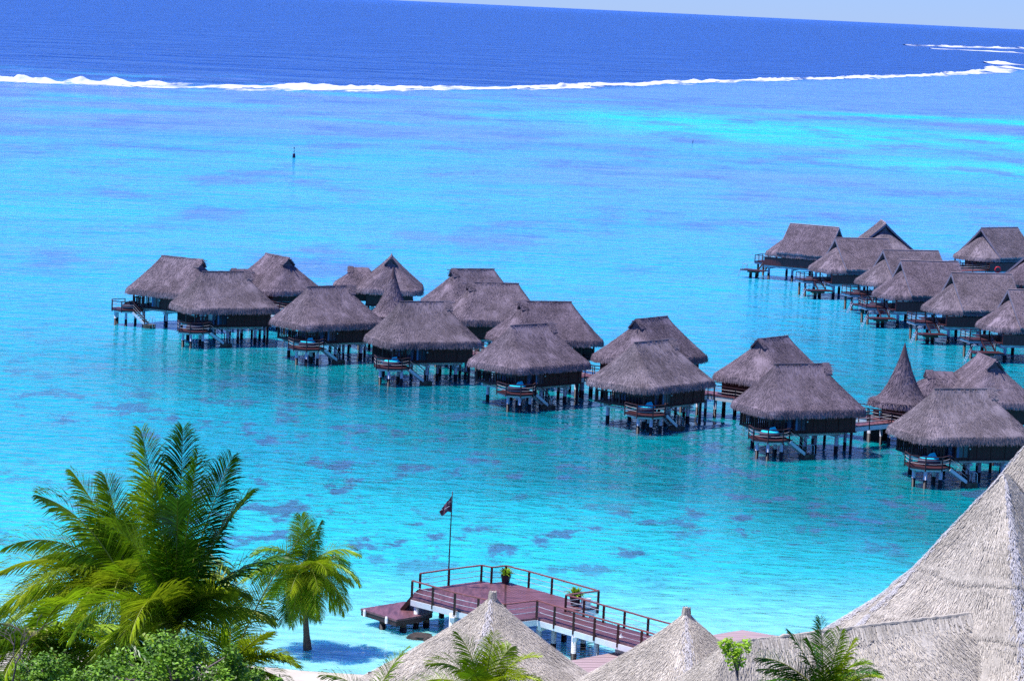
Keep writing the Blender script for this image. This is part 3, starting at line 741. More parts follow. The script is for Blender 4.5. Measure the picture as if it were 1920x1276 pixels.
# ---------------------------------------------------------------- pale foreground roofs
CMI = CM.inverted()
def keeper(x, y, rot):
    Rm = Matrix.Translation((x, y, 0)) @ Matrix.Rotation(rot, 4, 'Z'); T = CMI @ Rm; c_, s_ = cos(rot), sin(rot)
    def k(p):
        q = T @ p
        px, py = PW/2-q.x/q.z*F, PH/2+q.y/q.z*F
        return -120 < px < PW+160 and py < PH+140 and (s_*p.x+c_*p.y) < .35*max(abs(p.x), abs(p.y))+.3
    return k
def hip_ridge(root, P, us, seed, s0=0, n=2200):
    rnd = random.Random(seed+1)
    for u0 in us:
        mb = MB()
        for _ in range(n):
            s_ = rnd.random()**.7; u = u0+rnd.gauss(0, .007); p = P(u, s_); q = P(u, s_+.03); e = P(u+.004, s_); d = (q-p).normalized(); sd = e-p
            if sd.length < 1e-6: continue
            sd.normalize(); nn = d.cross(sd); nn = nn if nn.z > 0 else -nn; w = rnd.uniform(.012, .026)
            d2 = (d+sd*rnd.uniform(-.6, .6)).normalized(); a_ = p+nn*.06; b_ = a_+d2*rnd.uniform(.15, .32)+nn*rnd.uniform(.0, .05)
            mb.add([a_-sd*w, a_+sd*w, b_+sd*w*.5, b_-sd*w*.5], [(0, 1, 2, 3)])
        mb.build('hip_ridge', 'ridge_thatch', root)
def cone_roof(px, py, Y, half, drop, rot, seed, label, prof, rc=3.0, nb=60000, mt='thatch_pale', knob=True, bw=.036):
    a = atY(px, py, Y); root = empty('thatched_roof', (a.x, a.y, 0), rot, label=label, cat='thatched roof', group='pale thatched roofs in the foreground')
    P = roof_fn(.15, 2*half, 2*half, a.z, a.z-drop, rc, 0, 0, prof)
    mb = MB(); thatch(mb, P, seed, nb=nb, bw=bw, bl=.30, fringe=.5, nf=900, NU=200, NS=36, lift=.05, keep=keeper(a.x, a.y, rot)); mb.build('thatch', mt, root)
    if knob:
        k = MB(); z = a.z-.12
        k.tube([(0, 0, z-.55), (0, 0, z-.2), (0, 0, z+.15), (.02, 0, z+.34)], [.42, .24, .17, .19], 10)
        r_ = random.Random(seed)
        for _ in range(240):
            t = r_.uniform(0, 2*pi); w = .02; z0 = z+r_.uniform(-.2, .42)
            p0 = Vector((cos(t)*.2, sin(t)*.2, z0)); p1 = Vector((cos(t)*(.25+.3*max(0, z-z0+.1)), sin(t)*(.25+.3*max(0, z-z0+.1)), z0-.35)); s_ = Vector((-sin(t), cos(t), 0))*w
            k.add([p0-s_, p0+s_, p1+s_, p1-s_], [(0, 1, 2, 3)])
        k.build('roof_knob', mt, root)
    hip_ridge(root, P, (.53,), seed, .0, n=900)
    b = MB(); zb = a.z-drop
    for sx in (-1, 1):
        for sy in (-1, 1): b.bar((sx*half*.75, sy*half*.75, 1.0), (sx*half*.75, sy*half*.75, zb+.6), .25, .25)
    b.build('roof_post', 'wood', root)
    return root
pA = lambda s: s**.86
cone_roof(924, 1116, 150, 6.1, 5.3, R(38), 201, 'left one of the two small pale cone roofs below the jetty', pA)
cone_roof(1287, 1146, 143, 6.2, 5.2, R(47), 202, 'right one of the two small pale cone roofs below the jetty', pA)
def pC(s):
    pts = ((0, 0), (.2, .245), (.35, .45), (.5, .62), (.7, .80), (1, 1))
    for (a, b), (c, d) in zip(pts[:-1], pts[1:]):
        if s <= c: return b+(d-b)*(s-a)/(c-a)
    return 1+(s-1)*.6
def big_roof(px, py, Y, half, drop, rot, seed, label, prof, L, rc, nb, bands, fl=2.5):
    a = atY(px, py, Y); root = empty('thatched_roof', (a.x, a.y, 0), rot, label=label, cat='thatched roof', group='pale thatched roofs in the foreground')
    P0 = roof_fn(L, L+2*half, 2*half, a.z, a.z-drop, rc, 0, 0, prof)
    def P(u, s):
        p = P0(u, s)
        for b_ in bands:
            bb = b_+.014*noise.noise(Vector((p.x*.5, p.y*.5, seed)))
            if s < bb: p.z += .13*max(0, 1-(bb-s)/.05)
        return p
    mb = MB(); thatch(mb, P, seed, nb=nb, bw=.036, bl=.30, fringe=.6, nf=900, NU=260, NS=48, lift=.035, bands=bands, keep=keeper(a.x, a.y, rot)); mb.build('thatch', 'thatch_pale', root)
    hip_ridge(root, P, (.33, .53, .83), seed, .0)
    b = MB(); b.box(-half*.7-L/2, half*.7+L/2, -half*.7, half*.7, 0, a.z-drop+1.0); b.build('wall', 'wall2', root)
    return root
cC = big_roof(1886, 888, 125, 9.4, 11.5, R(49), 301, 'large pale pyramid roof with a rounded tip and a long hip at the right edge', pC, .3, 2.4, 190000, (.30, .45, .62, .8))
cD = big_roof(2010, 742, 140, 9.6, 13.5, R(40), 302, 'tallest pale thatched roof slope, cut by the right picture edge behind the pyramid roof', pC, .3, 2.4, 150000, (.35, .5, .65))
# long roof with ridge running left to right
e0, e1 = atY(1362, 1206, 118), atY(1845, 1147, 121.6)
root = empty('thatched_roof', ((e0.x+e1.x)/2, (e0.y+e1.y)/2, 0), math.atan2(e1.y-e0.y, e1.x-e0.x), label='long pale thatched roof with a straight ridge in front of the large pyramid roof', cat='thatched roof', group='pale thatched roofs in the foreground')
L = (e1-e0).length; zz = e0.z
P = roof_fn(L, L+9, 12, zz, zz-5.2, 1.2, 0, 0, lambda s: s**.95)
mb = MB(); thatch(mb, P, 303, nb=90000, bw=.038, bl=.32, fringe=.5, nf=600, NU=220, NS=30, lift=.05, keep=keeper(root.location.x, root.location.y, root.rotation_euler.z))
n = 24; slope = (e1.z-e0.z)/L
mb.v = [(v[0], v[1], v[2]+(v[0]+L/2)*slope) for v in mb.v]
mb.build('thatch', 'thatch_pale', root)
k = MB(); k.tube([(-L/2+L*i/60, random.uniform(-.02, .02), random.uniform(-.03, .03)-.03) for i in range(61)], [.09+random.uniform(-.02, .03) for i in range(61)], 8)
for q_ in range(2600):
    x = random.uniform(-L/2, L/2); sy = random.choice((-1, -1, 1)); l = .05+.5*random.random()**2
    y_ = random.uniform(0, .15); z_ = random.uniform(.01, .045)
    k.add([(x-.016, sy*y_, z_+.02-y_*.9), (x+.016, sy*y_, z_+.02-y_*.9), (x+.012+random.uniform(-.1, .1), sy*(y_+l), z_-(y_+l)*1.04), (x-.012, sy*(y_+l), z_-(y_+l)*1.04)], [(0, 1, 2, 3)])
k.v = [(v[0], v[1], v[2]+zz+.04+(v[0]+L/2)*slope) for v in k.v]
k.build('ridge_cap', 'thatch_pale', root)
b = MB(); b.box(-L/2, L/2, -4, 4, .5, zz-4.4); b.build('wall', 'wall2', root)

# ---------------------------------------------------------------- palms
def frond_mesh(dirv, length, droop, seed, leaf=1.0, n=64, wind=(-.35, 0, -.1), roll=0.0, sweep=.55, rrad=.035, curl=0):
    """geometry starting at the origin: curved stem with two rows of leaflets"""
    rnd = random.Random(seed); mb = MB()
    d = Vector(dirv).normalized(); pts = [Vector((0, 0, 0))]; tang = [d.copy()]
    K = 16; g = Vector((0, 0, -1)); wv = Vector(wind)
    for i in range(K):
        t = i/K
        d = (d+g*droop*(.25+1.5*t)/K+wv*.35/K).normalized()
        pts.append(pts[-1]+d*length/K); tang.append(d.copy())
    mb.tube(pts, [rrad*(1-.85*i/K) for i in range(K+1)], 6, 1)
    face = Vector((rnd.uniform(-.5, .5), -1, .15)).normalized()
    for i in range(n):
        t = .08+.92*(i+rnd.random()*.7)/n; t = min(t, .999); j = int(t*K); k = t*K-j
        p = pts[j]*(1-k)+pts[j+1]*k; tg = tang[j]
        flat = Vector((tg.x, tg.y, 0)).length
        upv = (Vector((0, 0, 1))*min(1, flat*1.6)+face*(1-min(1, flat*1.6))*1.0+face*.25)
        side = tg.cross(upv).normalized(); up = side.cross(tg).normalized()
        if up.z < 0 and flat > .6: up = -up
        side = (Matrix.Rotation(roll, 3, tg) @ side); up = (Matrix.Rotation(roll, 3, tg) @ up)
        ll = leaf*(max(0, sin(pi*min(1, (t*.82+.15))))**.55)*rnd.uniform(.82, 1.12)
        for sg in (-1, 1):
            if rnd.random() < .05: continue
            dd = (side*sg*(1.05-.45*t)+tg*(sweep+.55*t*t)+up*rnd.uniform(-.05, .40)+wv*.3).normalized()
            w = .024*rnd.uniform(.75, 1.3)*(leaf**.5)
            st_ = rnd.uniform(.7, 1.3)
            q0 = p; q1 = q0+dd*ll*.40; d2 = (dd+g*rnd.uniform(.10, .28)*st_+wv*.15).normalized(); q2 = q1+d2*ll*.36
            d3 = (d2+g*rnd.uniform(.2, .6)*st_+wv*.2).normalized(); q3 = q2+d3*ll*.32
            wn = (tg*.7+up*.55*sg*.0+up*.35).normalized()
            mb.add([q0-wn*w*.5, q0+wn*w*.5, q1+wn*w, q1-wn*w, q2+wn*w*.75, q2-wn*w*.75, q3], [(0, 1, 2, 3), (3, 2, 4, 5), (5, 4, 6)], 0)
    return mb
def palm(name, px, py, Y, label, fronds, trunk_to=None, tr=.17, leaf=1.0, mats=('palm',), ground=None, cat='palm tree', rnd_n=0, rseed=1, length=4.2, wind=(-.35, 0, -.1), nl=64, elr=(-.3, 1.2)):
    """fronds: (dx_px, dy_px_up, depth_m, droop, length, mat)"""
    c = atY(px, py, Y); s = F/Y
    gz = ground if ground is not None else terrain(c.x, Y)
    root = empty(name, (c.x, c.y, gz), 0, label=label, cat=cat)
    hc = c.z-gz; rnd = random.Random(rseed)
    lean = Vector(trunk_to) if trunk_to else Vector((.3, .2, 0))
    mb = MB(); K = 14
    pts = [Vector((lean.x*(1-i/K)**2, lean.y*(1-i/K)**2, hc*i/K)) for i in range(K+1)]
    mb.tube(pts, [tr*(1.35-.4*min(1, i/3)-.25*i/K)*(1+.05*(i % 2)) for i in range(K+1)], 10); mb.build('trunk', 'trunk', root, True)
    top = Vector((0, 0, hc))
    allf = list(fronds)
    for k in range(rnd_n):
        az = 2*pi*(k*.618+rnd.random()*.1); el = rnd.uniform(*elr)
        allf.append((cos(az)*cos(el)*s, sin(el)*s, sin(az)*cos(el), rnd.uniform(.8, 1.5), length*rnd.uniform(.8, 1.1), rnd.choice(mats)))
    for i, (dx, dy, dz, dr, ln, mt) in enumerate(allf):
        mbf = frond_mesh((dx/s, dz, dy/s), ln, dr, rseed*100+i, leaf=leaf*rnd.uniform(.85, 1.1), n=nl, wind=wind, roll=rnd.uniform(-.6, .6))
        mbf.v = [(v[0], v[1], v[2]+hc) for v in mbf.v]
        mbf.build('frond', [mt, 'rachis'], root)
    # boots and fruit at the crown heart
    h = MB()
    for k in range(9):
        t = 2*pi*k/9; h.tube([(0, 0, hc-.5), (cos(t)*.18, sin(t)*.18, hc-.1), (cos(t)*.3, sin(t)*.3, hc+.25)], [.10, .07, .03], 6)
    h.build('crown_heart', 'rachis', root, True)
    return root
def terrain(x, y):
    """beach and hillside height"""
    sh = 158.2-.12*(x+12)+.8*sin(x*.11)
    if y > sh: return -.06*(y-sh)-.02
    d = sh-y
    base = .055*d if d < 30 else 1.65+(d-30)*.262
    return min(base, 35.5) + .5*noise.noise(Vector((x*.06, y*.06, 0)))*min(1, d/20)

palm('coconut_palm', 325, 1165, 76, 'large palm with tall upright dark fronds, tallest of the foreground palms', [
  (-60, 345, .6, .25, 5.3, 'palm'), (5, 345, 1.0, .15, 5.3, 'palm_d'), (45, 330, -.8, .20, 5.0, 'palm_d'), (85, 300, .3, .35, 4.8, 'palm_d'), (115, 260, -.5, .5, 4.3, 'palm_d'),
  (-25, 300, -.9, .35, 4.4, 'palm'), (20, 280, -1.6, .55, 4.2, 'palm_d'), (-75, 230, -1.2, .9, 3.8, 'palm'), (140, 150, .5, .9, 3.6, 'palm_d'),
  (-110, 140, -2.2, 1.7, 4.4, 'palm'), (-30, 160, -2.6, 1.8, 4.2, 'palm_y'), (60, 60, -2.2, 1.8, 2.6, 'palm_d'), (80, 60, -1.0, 1.2, 2.4, 'palm'),
  (95, 10, -1.8, 1.0, 2.6, 'palm_y'), (-90, 60, -2.6, 1.6, 3.6, 'palm')], rseed=3, leaf=1.05, nl=120, rnd_n=6, length=2.8, elr=(-.2, 1.0), mats=('palm_d', 'palm', 'palm_y'), wind=(-.12, 0, -.1))
palm('coconut_palm', 235, 1095, 82, 'large palm at the left edge with broad arching yellow-green fronds', [
  (-70, 200, .3, .5, 3.7, 'palm'), (-95, 190, -.5, .9, 3.8, 'palm'), (-30, 210, .6, .5, 3.3, 'palm'), (40, 180, .8, .8, 3.2, 'palm_y'), (-130, 150, -1.2, 1.2, 4.2, 'palm'),
  (-180, 110, -.6, 1.3, 4.2, 'palm_y'), (-190, 60, -1.2, 1.4, 4.4, 'palm'), (-200, 20, .4, 1.2, 4.2, 'palm_y'), (-150, -10, -1.6, 1.2, 3.8, 'palm'), (-120, 60, -2.2, 1.6, 4.2, 'palm_y'),
  (60, 110, -1.4, 1.6, 3.2, 'palm_y'), (10, 90, -2.4, 1.9, 3.8, 'palm_y'), (-60, 70, -2.6, 2.0, 4.0, 'palm_y'), (-120, 100, -1.6, 1.9, 4.2, 'palm_y'), (50, 90, -2.2, 2.0, 3.6, 'palm'), (-60, -10, -2.2, 1.4, 3.2, 'palm_d'), (-220, -20, .3, .9, 4.0, 'palm')], rseed=5, leaf=1.0, nl=115, rnd_n=9, length=3.2, mats=('palm', 'palm_y', 'palm_d'), elr=(-.5, .9))
palm('coconut_palm', 70, 1195, 78, 'low palm with silvery drooping fronds in the bottom left corner', [
  (-70, 60, -1, 1.4, 3.6, 'palm'), (40, 80, -.8, 1.6, 3.9, 'palm'), (110, 60, -1.2, 1.6, 4.2, 'palm'), (150, 40, -.4, 1.3, 4.2, 'palm_d'), (-20, 20, -2, 1.3, 3.0, 'palm'), (70, 0, -2, 1.2, 3, 'palm_y')], rseed=8, leaf=1.0, nl=90, rnd_n=18, length=3.2, elr=(-.6, .4), mats=('palm', 'palm_d', 'palm_y'))
palm('coconut_palm', 573, 1062, 162, 'smaller palm with a bare dark trunk standing alone on the beach', [
  (-10, 95, .5, .5, 3.0, 'palm'), (20, 100, -.3, .7, 3.0, 'palm_d'), (70, 70, .3, 1.4, 3.5, 'palm'), (80, 30, -.4, 1.5, 3.6, 'palm'), (-70, 60, .2, 1.4, 3.4, 'palm'), (-80, 20, -.3, 1.3, 3.4, 'palm_d')],
  rseed=12, leaf=1.15, nl=90, rnd_n=34, length=3.5, mats=('palm', 'palm_y', 'palm_y', 'palm_d'), tr=.2, trunk_to=(.3, 0, 0), ground=.05, elr=(-1.25, .55), wind=(.0, 0, -.4))
palm('coconut_palm', 265, 1262, 79, 'low palm with wide arching fronds between the leafy shrub and the left edge palms', [
  (-120, 110, -.6, 1.4, 3.4, 'palm'), (-150, 60, -.4, 1.2, 3.2, 'palm_d'), (-60, 130, -.8, 1.3, 3.0, 'palm_y'), (60, 110, .4, 1.3, 2.8, 'palm'), (110, 60, .5, 1.2, 2.8, 'palm_d'), (-180, 20, .2, 1.0, 3.2, 'palm'), (10, 130, .6, .9, 2.6, 'palm_d')], rseed=33, leaf=.95, nl=100, rnd_n=6, length=2.6, mats=('palm', 'palm_d'), elr=(-.5, .4))
palm('coconut_palm', 430, 1250, 80, 'palm below the lone beach palm, with one long pale frond reaching up right', [
  (85, 235, .3, .55, 4.7, 'palm'), (70, 110, -1, .5, 2.0, 'palm_y'), (90, 60, -1, .6, 2.2, 'palm_y'), (110, 20, -.8, .7, 2.0, 'palm_y'), (-10, 150, 1, .8, 2.4, 'palm_d')], rseed=15, leaf=.75, nl=90, rnd_n=4, mats=('palm', 'palm_y'), elr=(-.3, .6), wind=(.2, 0, 0), length=3)
palm('young_palm', 905, 1300, 92, 'young palm with bright fronds in front of the left cone roof', [
  (-75, 110, -.4, 1.3, 2.3, 'palm_y'), (-35, 125, .4, .7, 2.2, 'palm_y'), (20, 125, -.3, .5, 2.2, 'palm_y'), (75, 100, .3, 1.2, 2.3, 'palm_y'), (-20, 90, -.8, .8, 1.8, 'palm'), (50, 70, -.8, 1.1, 2.0, 'palm_y'),
  (110, 60, .2, 1.3, 2.6, 'palm_y'), (-110, 60, .2, 1.3, 2.6, 'palm'), (-130, 30, -.3, 1.1, 2.6, 'palm')], rseed=21, leaf=.72, nl=64, rnd_n=10, length=2.2, elr=(.1, .9), mats=('palm_y', 'palm'))
palm('young_palm', 1545, 1305, 92, 'dark upright palm in front of the long pale roof', [
  (-60, 130, -.4, .5, 2.6, 'palm_d'), (-10, 150, .4, .25, 2.6, 'palm_d'), (25, 140, -.3, .3, 2.4, 'palm'), (45, 110, .3, .6, 2.1, 'palm_y'), (-30, 110, -.8, .4, 2.4, 'palm_d'), (60, 60, -.8, 1.2, 2.0, 'palm_y'),
  (-110, 110, .2, .9, 2.6, 'palm_d'), (-90, 70, .2, .9, 2.4, 'palm_d'), (95, 80, -.3, .8, 2.0, 'palm_y'), (140, 35, -.3, .9, 2.4, 'palm')], rseed=25, leaf=.72, nl=64, rnd_n=9, length=2.2, elr=(.1, 1.1), mats=('palm_d', 'palm'), wind=(-.1, 0, 0))
palm('young_palm', 700, 1315, 95, 'palm at the lower edge left of the left cone roof, only frond tips showing', [
  (-60, 60, 0, .9, 2.1, 'palm'), (30, 70, .3, 1.0, 2.2, 'palm'), (90, 60, 0, 1.1, 2.4, 'palm_y'), (-110, 40, -.3, .9, 2.4, 'palm')], rseed=29, leaf=.6, nl=46, rnd_n=3, length=2, elr=(.1, .6))

# ---------------------------------------------------------------- leafy shrubs
def shrub(name, px, py, Y, rx, ry, rz, n, leaf, label, mt='bush', seed=1, cat='shrub', clumps=22, sr=1.0, flo=-.75):
    c = atY(px, py, Y); gz = terrain(c.x, Y); root = empty(name, (c.x, c.y, gz), 0, label=label, cat=cat)
    rnd = random.Random(seed); hc = c.z-gz; mb = MB(); st = MB()
    st.tube([(0, 0, 0), (.1, 0, hc*.5), (0, 0, hc)], [.12*sr, .09*sr, .05*sr], 7)
    for _ in range(clumps):
        t = rnd.uniform(0, 2*pi); f_ = rnd.uniform(flo, 1)
        r_ = sqrt(max(0, 1-f_*f_))*rnd.uniform(.5, 1); k = Vector((rx*r_*cos(t), ry*r_*sin(t), hc+rz*f_*rnd.uniform(.6, 1)))
        st.tube([(0, 0, hc-min(hc*.25, rz*1.3+.1)), (k.x*.5, k.y*.5, (hc+k.z)/2-.1), k], [.05*sr, .03*sr, .012*sr], 5)
        cr = rnd.uniform(.22, .5)*min(rx, rz)
        for _ in range(n//clumps):
            d = Vector((rnd.gauss(0, 1), rnd.gauss(0, 1), rnd.gauss(0, 1))).normalized()
            p = k+d*cr*rnd.uniform(.5, 1.15); a = Vector((rnd.gauss(0, 1), rnd.gauss(0, 1), rnd.gauss(0, .5))).normalized(); nn = (d+Vector((0, 0, .8))).normalized()
            b_ = a.cross(nn)
            if b_.length < .1: continue
            b_.normalize(); l = leaf*rnd.uniform(.6, 1.2)
            mb.add([p-a*l*.5, p+b_*l*.3, p+a*l*.5-nn*l*.15, p-b_*l*.3], [(0, 1, 2, 3)])
    st.build('stem', 'bark', root, True); mb.build('foliage', mt, root)
shrub('leafy_shrub', 335, 1268, 64, 1.75, 1.2, 1.05, 9000, .115, 'broad-leaved bright green shrub at the bottom edge below the tall palm', seed=4, clumps=44)
shrub('leafy_shrub', 205, 1296, 66, 1.1, .9, .7, 3600, .11, 'green shrub at the bottom edge left of the bright broad-leaved shrub', seed=5)
shrub('leafy_shrub', 70, 1292, 70, 1.6, .9, .8, 5000, .12, 'low green shrub in the bottom left corner', seed=6)
shrub('leafy_shrub', 480, 1298, 72, 1.1, .8, .6, 4200, .10, 'small shrub at the bottom edge below the lone beach palm', seed=7)
shrub('sapling', 1385, 1222, 88, .62, .4, .55, 620, .14, 'slender sapling with lime-green leaves between the right cone roof and the dark palm', 'lime', 9, 'sapling', 12, .3)
# bare branches
c = atY(22, 1285, 70); root = empty('bare_branch', (c.x, c.y, terrain(c.x, 70)), 0, label='bare grey twigs rising at the left picture edge', cat='bare shrub')
mb = MB(); rnd = random.Random(5); hz = c.z-terrain(c.x, 70)
def twig(p, d, l, r, k):
    q = p+d*l; mb.tube([p, (p+q)/2+Vector((rnd.uniform(-.05, .05), 0, .02)), q], [r, r*.8, r*.6], 5)
    if k:
        for _ in range(3 if k > 1 else 2): twig(q, (d+Vector((rnd.uniform(-.9, .9), rnd.uniform(-.5, .5), rnd.uniform(-.5, .4)))).normalized(), l*rnd.uniform(.55, .9), r*.6, k-1)
mb.tube([(0, 0, 0), (0, 0, hz)], [.06, .035], 6); twig(Vector((0, 0, hz)), Vector((.15, 0, 1)).normalized(), .6, .03, 4)
twig(Vector((0, 0, hz-.3)), Vector((-.5, 0, .7)).normalized(), .6, .025, 3); mb.build('twigs', 'bark', root)

# ---------------------------------------------------------------- channel markers
c = at(551, 296, 0); r = empty('channel_buoy', c, 0, label='dark navy buoy with a thin top mark alone on the lagoon', cat='buoy')
k = c.y/F
mb = MB(); mb.tube([(0, 0, -.3), (0, 0, .1), (0, 0, 7*k), (0, 0, 8.5*k)], [2.9*k, 2.9*k, 2.5*k, 1.4*k], 12); mb.build('float', 'buoy', r, True)
mb = MB(); mb.tube([(0, 0, 8*k), (0, 0, 18*k)], .55*k, 6, 0); mb.box(-.9*k, .9*k, -.9*k, .9*k, 17*k, 20*k, 0); mb.box(-.8*k, .8*k, -.8*k, .8*k, 11*k, 13*k, 0); mb.build('top_mark', ['buoy'], r)
c = at(1299, 268, 0); r = empty('channel_marker', c, 0, label='thin white marker pole on the lagoon near the bright channel', cat='marker'); k = c.y/F
mb = MB(); mb.tube([(0, 0, -.5), (0, 0, 5*k)], .7*k, 6, 1); mb.tube([(0, 0, 5*k), (0, 0, 12*k)], .5*k, 6, 0); mb.build('marker_pole', ['white', 'buoy'], r)

# ---------------------------------------------------------------- ground
mb = MB(); nx, ny = 90, 90; X0, X1, Y0, Y1 = -160, 160, -40, 200
vs = [(X0+(X1-X0)*i/nx, Y0+(Y1-Y0)*j/ny, terrain(X0+(X1-X0)*i/nx, Y0+(Y1-Y0)*j/ny)) for j in range(ny+1) for i in range(nx+1)]
mb.add(vs, [(j*(nx+1)+i, j*(nx+1)+i+1, (j+1)*(nx+1)+i+1, (j+1)*(nx+1)+i) for j in range(ny) for i in range(nx)])
M['sand'] = mat('beach_sand', (.62, .55, .45), .9, .12, .5, bump=.3, bscale=6)
M['soil'] = mat('hillside_undergrowth', (.035, .07, .012), .9, .5, .8, col2=(.12, .17, .03, 1), bump=.8, bscale=5)
mb.m = [0 if (Y0+(Y1-Y0)*(k_//nx+.5)/ny) > 152 else 1 for k_ in range(nx*ny)]
g = mb.build('beach', ['sand', 'soil'], None, True); tag(g, kind='structure')

# ---------------------------------------------------------------- water
# reef line in world space: polyline of Y against X
reef_px = [(-60, 158), (0, 157), (100, 160), (200, 164), (450, 171), (640, 172), (960, 171), (1100, 169), (1250, 161), (1500, 153), (1700, 147), (1880, 138), (1960, 131)]
reef = [at(x, y, 0) for x, y in reef_px]
def reefY(X):
    if X <= reef[0].x: return reef[0].y
    for a, b in zip(reef[:-1], reef[1:]):
        if X <= b.x: return a.y+(b.y-a.y)*(X-a.x)/(b.x-a.x)
    return reef[-1].y+(X-reef[-1].x)*4
def sst(a, b, x):
    t = max(0, min(1, (x-a)/(b-a))); return t*t*(3-2*t)
def mixc(a, b, t): return tuple(p+(q-p)*t for p, q in zip(a, b))
def blob(X, Y, cx, cy, rx, ry, ang=0):
    dx, dy = X-cx, Y-cy; c_, s_ = cos(ang), sin(ang); u, v = (dx*c_+dy*s_)/rx, (-dx*s_+dy*c_)/ry
    return math.exp(-(u*u+v*v))
SAND = (.27, .70, .70); TURQ = (.022, .54, .57); CYAN = (.005, .40, .50); TEAL = (.001, .20, .23); AZ = (.022, .41, .66); REEF = (.13, .25, .60); OCEAN = (.010, .065, .30); CHAN = (.0, .64, .86); OCEAN_HAZE = (.02, .10, .45)
def water_colour(X, Y):
    wob = noise.noise(Vector((X*.02, Y*.012, 0)))
    wob2 = noise.noise(Vector((X*.012, Y*.003, 4)))
    c = mixc(SAND, TURQ, sst(160, 192, Y-.20*max(0, X)+wob*8))
    c = mixc(c, CYAN, sst(195, 235, Y-.10*max(0, X)+wob*12))
    # deep teal water round the bungalows
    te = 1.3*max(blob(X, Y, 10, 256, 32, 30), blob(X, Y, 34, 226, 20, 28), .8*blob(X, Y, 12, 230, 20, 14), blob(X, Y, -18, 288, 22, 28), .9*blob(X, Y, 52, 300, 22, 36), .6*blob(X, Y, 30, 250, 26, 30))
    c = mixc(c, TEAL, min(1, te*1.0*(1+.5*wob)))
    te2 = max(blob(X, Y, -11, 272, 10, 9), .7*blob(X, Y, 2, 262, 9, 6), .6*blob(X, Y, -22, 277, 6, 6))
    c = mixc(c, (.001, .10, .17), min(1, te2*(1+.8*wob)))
    c = mixc(c, AZ, sst(285, 370, Y+wob*25-.2*max(0, X)))
    c = mixc(c, mixc(AZ, REEF, .85), sst(735, 840, Y+wob2*90-X*.35))
    c = mixc(c, (.05, .27, .50), .55*math.exp(-((Y+wob2*60-X*.35-775)/28)**2)*(1 if X < 20 else .3))
    c = mixc(c, (.002, .26, .34), .9*blob(X, Y, 58, 335, 24, 38))
    # darker coral tongue on the right half
    c = mixc(c, REEF, .85*blob(X, Y, 45, 650, 60, 95)*(1+.5*wob2))
    # bright sandy channel
    ch = max(1.1*blob(X, Y, 125, 935, 85, 75, .1), blob(X, Y, 215, 1150, 95, 28), .95*blob(X, Y, 150, 770, 50, 38), .7*blob(X, Y, 165, 690, 32, 34), .55*blob(X, Y, 60, 1010, 60, 70))
    c = mixc(c, CHAN, min(1, ch*2.0*(1+.35*wob)))
    c = mixc(c, REEF, .9*min(1, 1.4*blob(X, Y, 200, 1062, 62, 34, .05)))
    ry = reefY(X)
    c = mixc(c, (.04, .22, .50), sst(ry-4, ry+20, Y))
    c = mixc(c, OCEAN, sst(ry+10, ry+90, Y+wob2*40))
    c = mixc(c, OCEAN_HAZE, sst(9000, 40000, Y))  # far sea lightened with distance: slight horizon haze put into the water colour
    return c
ys = []; y = 120.0
while y < 90000:
    ys.append(y); y *= 1.012 if y < 4000 else 1.06
xs = [i/60 for i in range(-60, 61)]
mb = MB(); vs = []; cols = []
for y in ys:
    hw = 70+y*.40
    for t in xs:
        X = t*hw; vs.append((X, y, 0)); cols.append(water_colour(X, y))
n1 = len(xs); mb.add(vs, [(j*n1+i, j*n1+i+1, (j+1)*n1+i+1, (j+1)*n1+i) for j in range(len(ys)-1) for i in range(n1-1)])
m = bpy.data.materials.new('lagoon_water'); m.use_nodes = True; nt = m.node_tree; N = nt.nodes; Lk = nt.links; p = N['Principled BSDF']
at_ = N.new('ShaderNodeAttribute'); at_.attribute_name = 'water_body'
geo = N.new('ShaderNodeNewGeometry'); sep = N.new('ShaderNodeSeparateXYZ'); Lk.new(geo.outputs['Position'], sep.inputs[0])
def noise_node(scale, detail=4, sc=(1, 1, 1), rough=.55, off=(0, 0, 0)):
    mp = N.new('ShaderNodeMapping'); mp.inputs['Scale'].default_value = sc; mp.inputs['Location'].default_value = off; Lk.new(geo.outputs['Position'], mp.inputs[0])
    n = N.new('ShaderNodeTexNoise'); n.inputs['Scale'].default_value = scale; n.inputs['Detail'].default_value = detail; n.inputs['Roughness'].default_value = rough
    Lk.new(mp.outputs[0], n.inputs['Vector']); return n.outputs[0]
def rng(v, a, b, c=0., d=1., smooth=False):
    r = N.new('ShaderNodeMapRange'); r.inputs[1].default_value = a; r.inputs[2].default_value = b; r.inputs[3].default_value = c; r.inputs[4].default_value = d
    if smooth: r.interpolation_type = 'SMOOTHSTEP'
    Lk.new(v, r.inputs[0]); return r.outputs[0]
def math_(op, a, b):
    n = N.new('ShaderNodeMath'); n.operation = op
    for i, v in enumerate((a, b)):
        if isinstance(v, (int, float)): n.inputs[i].default_value = v
        else: Lk.new(v, n.inputs[i])
    return n.outputs[0]
def mixn(f, a, b, blend='MIX'):
    n = N.new('ShaderNodeMix'); n.data_type = 'RGBA'; n.blend_type = blend
    if isinstance(f, float): n.inputs[0].default_value = f
    else: Lk.new(f, n.inputs[0])
    for i, v in ((6, a), (7, b)):
        if isinstance(v, tuple): n.inputs[i].default_value = (*v, 1)
        else: Lk.new(v, n.inputs[i])
    return n.outputs[2]
Y_ = sep.outputs[1]
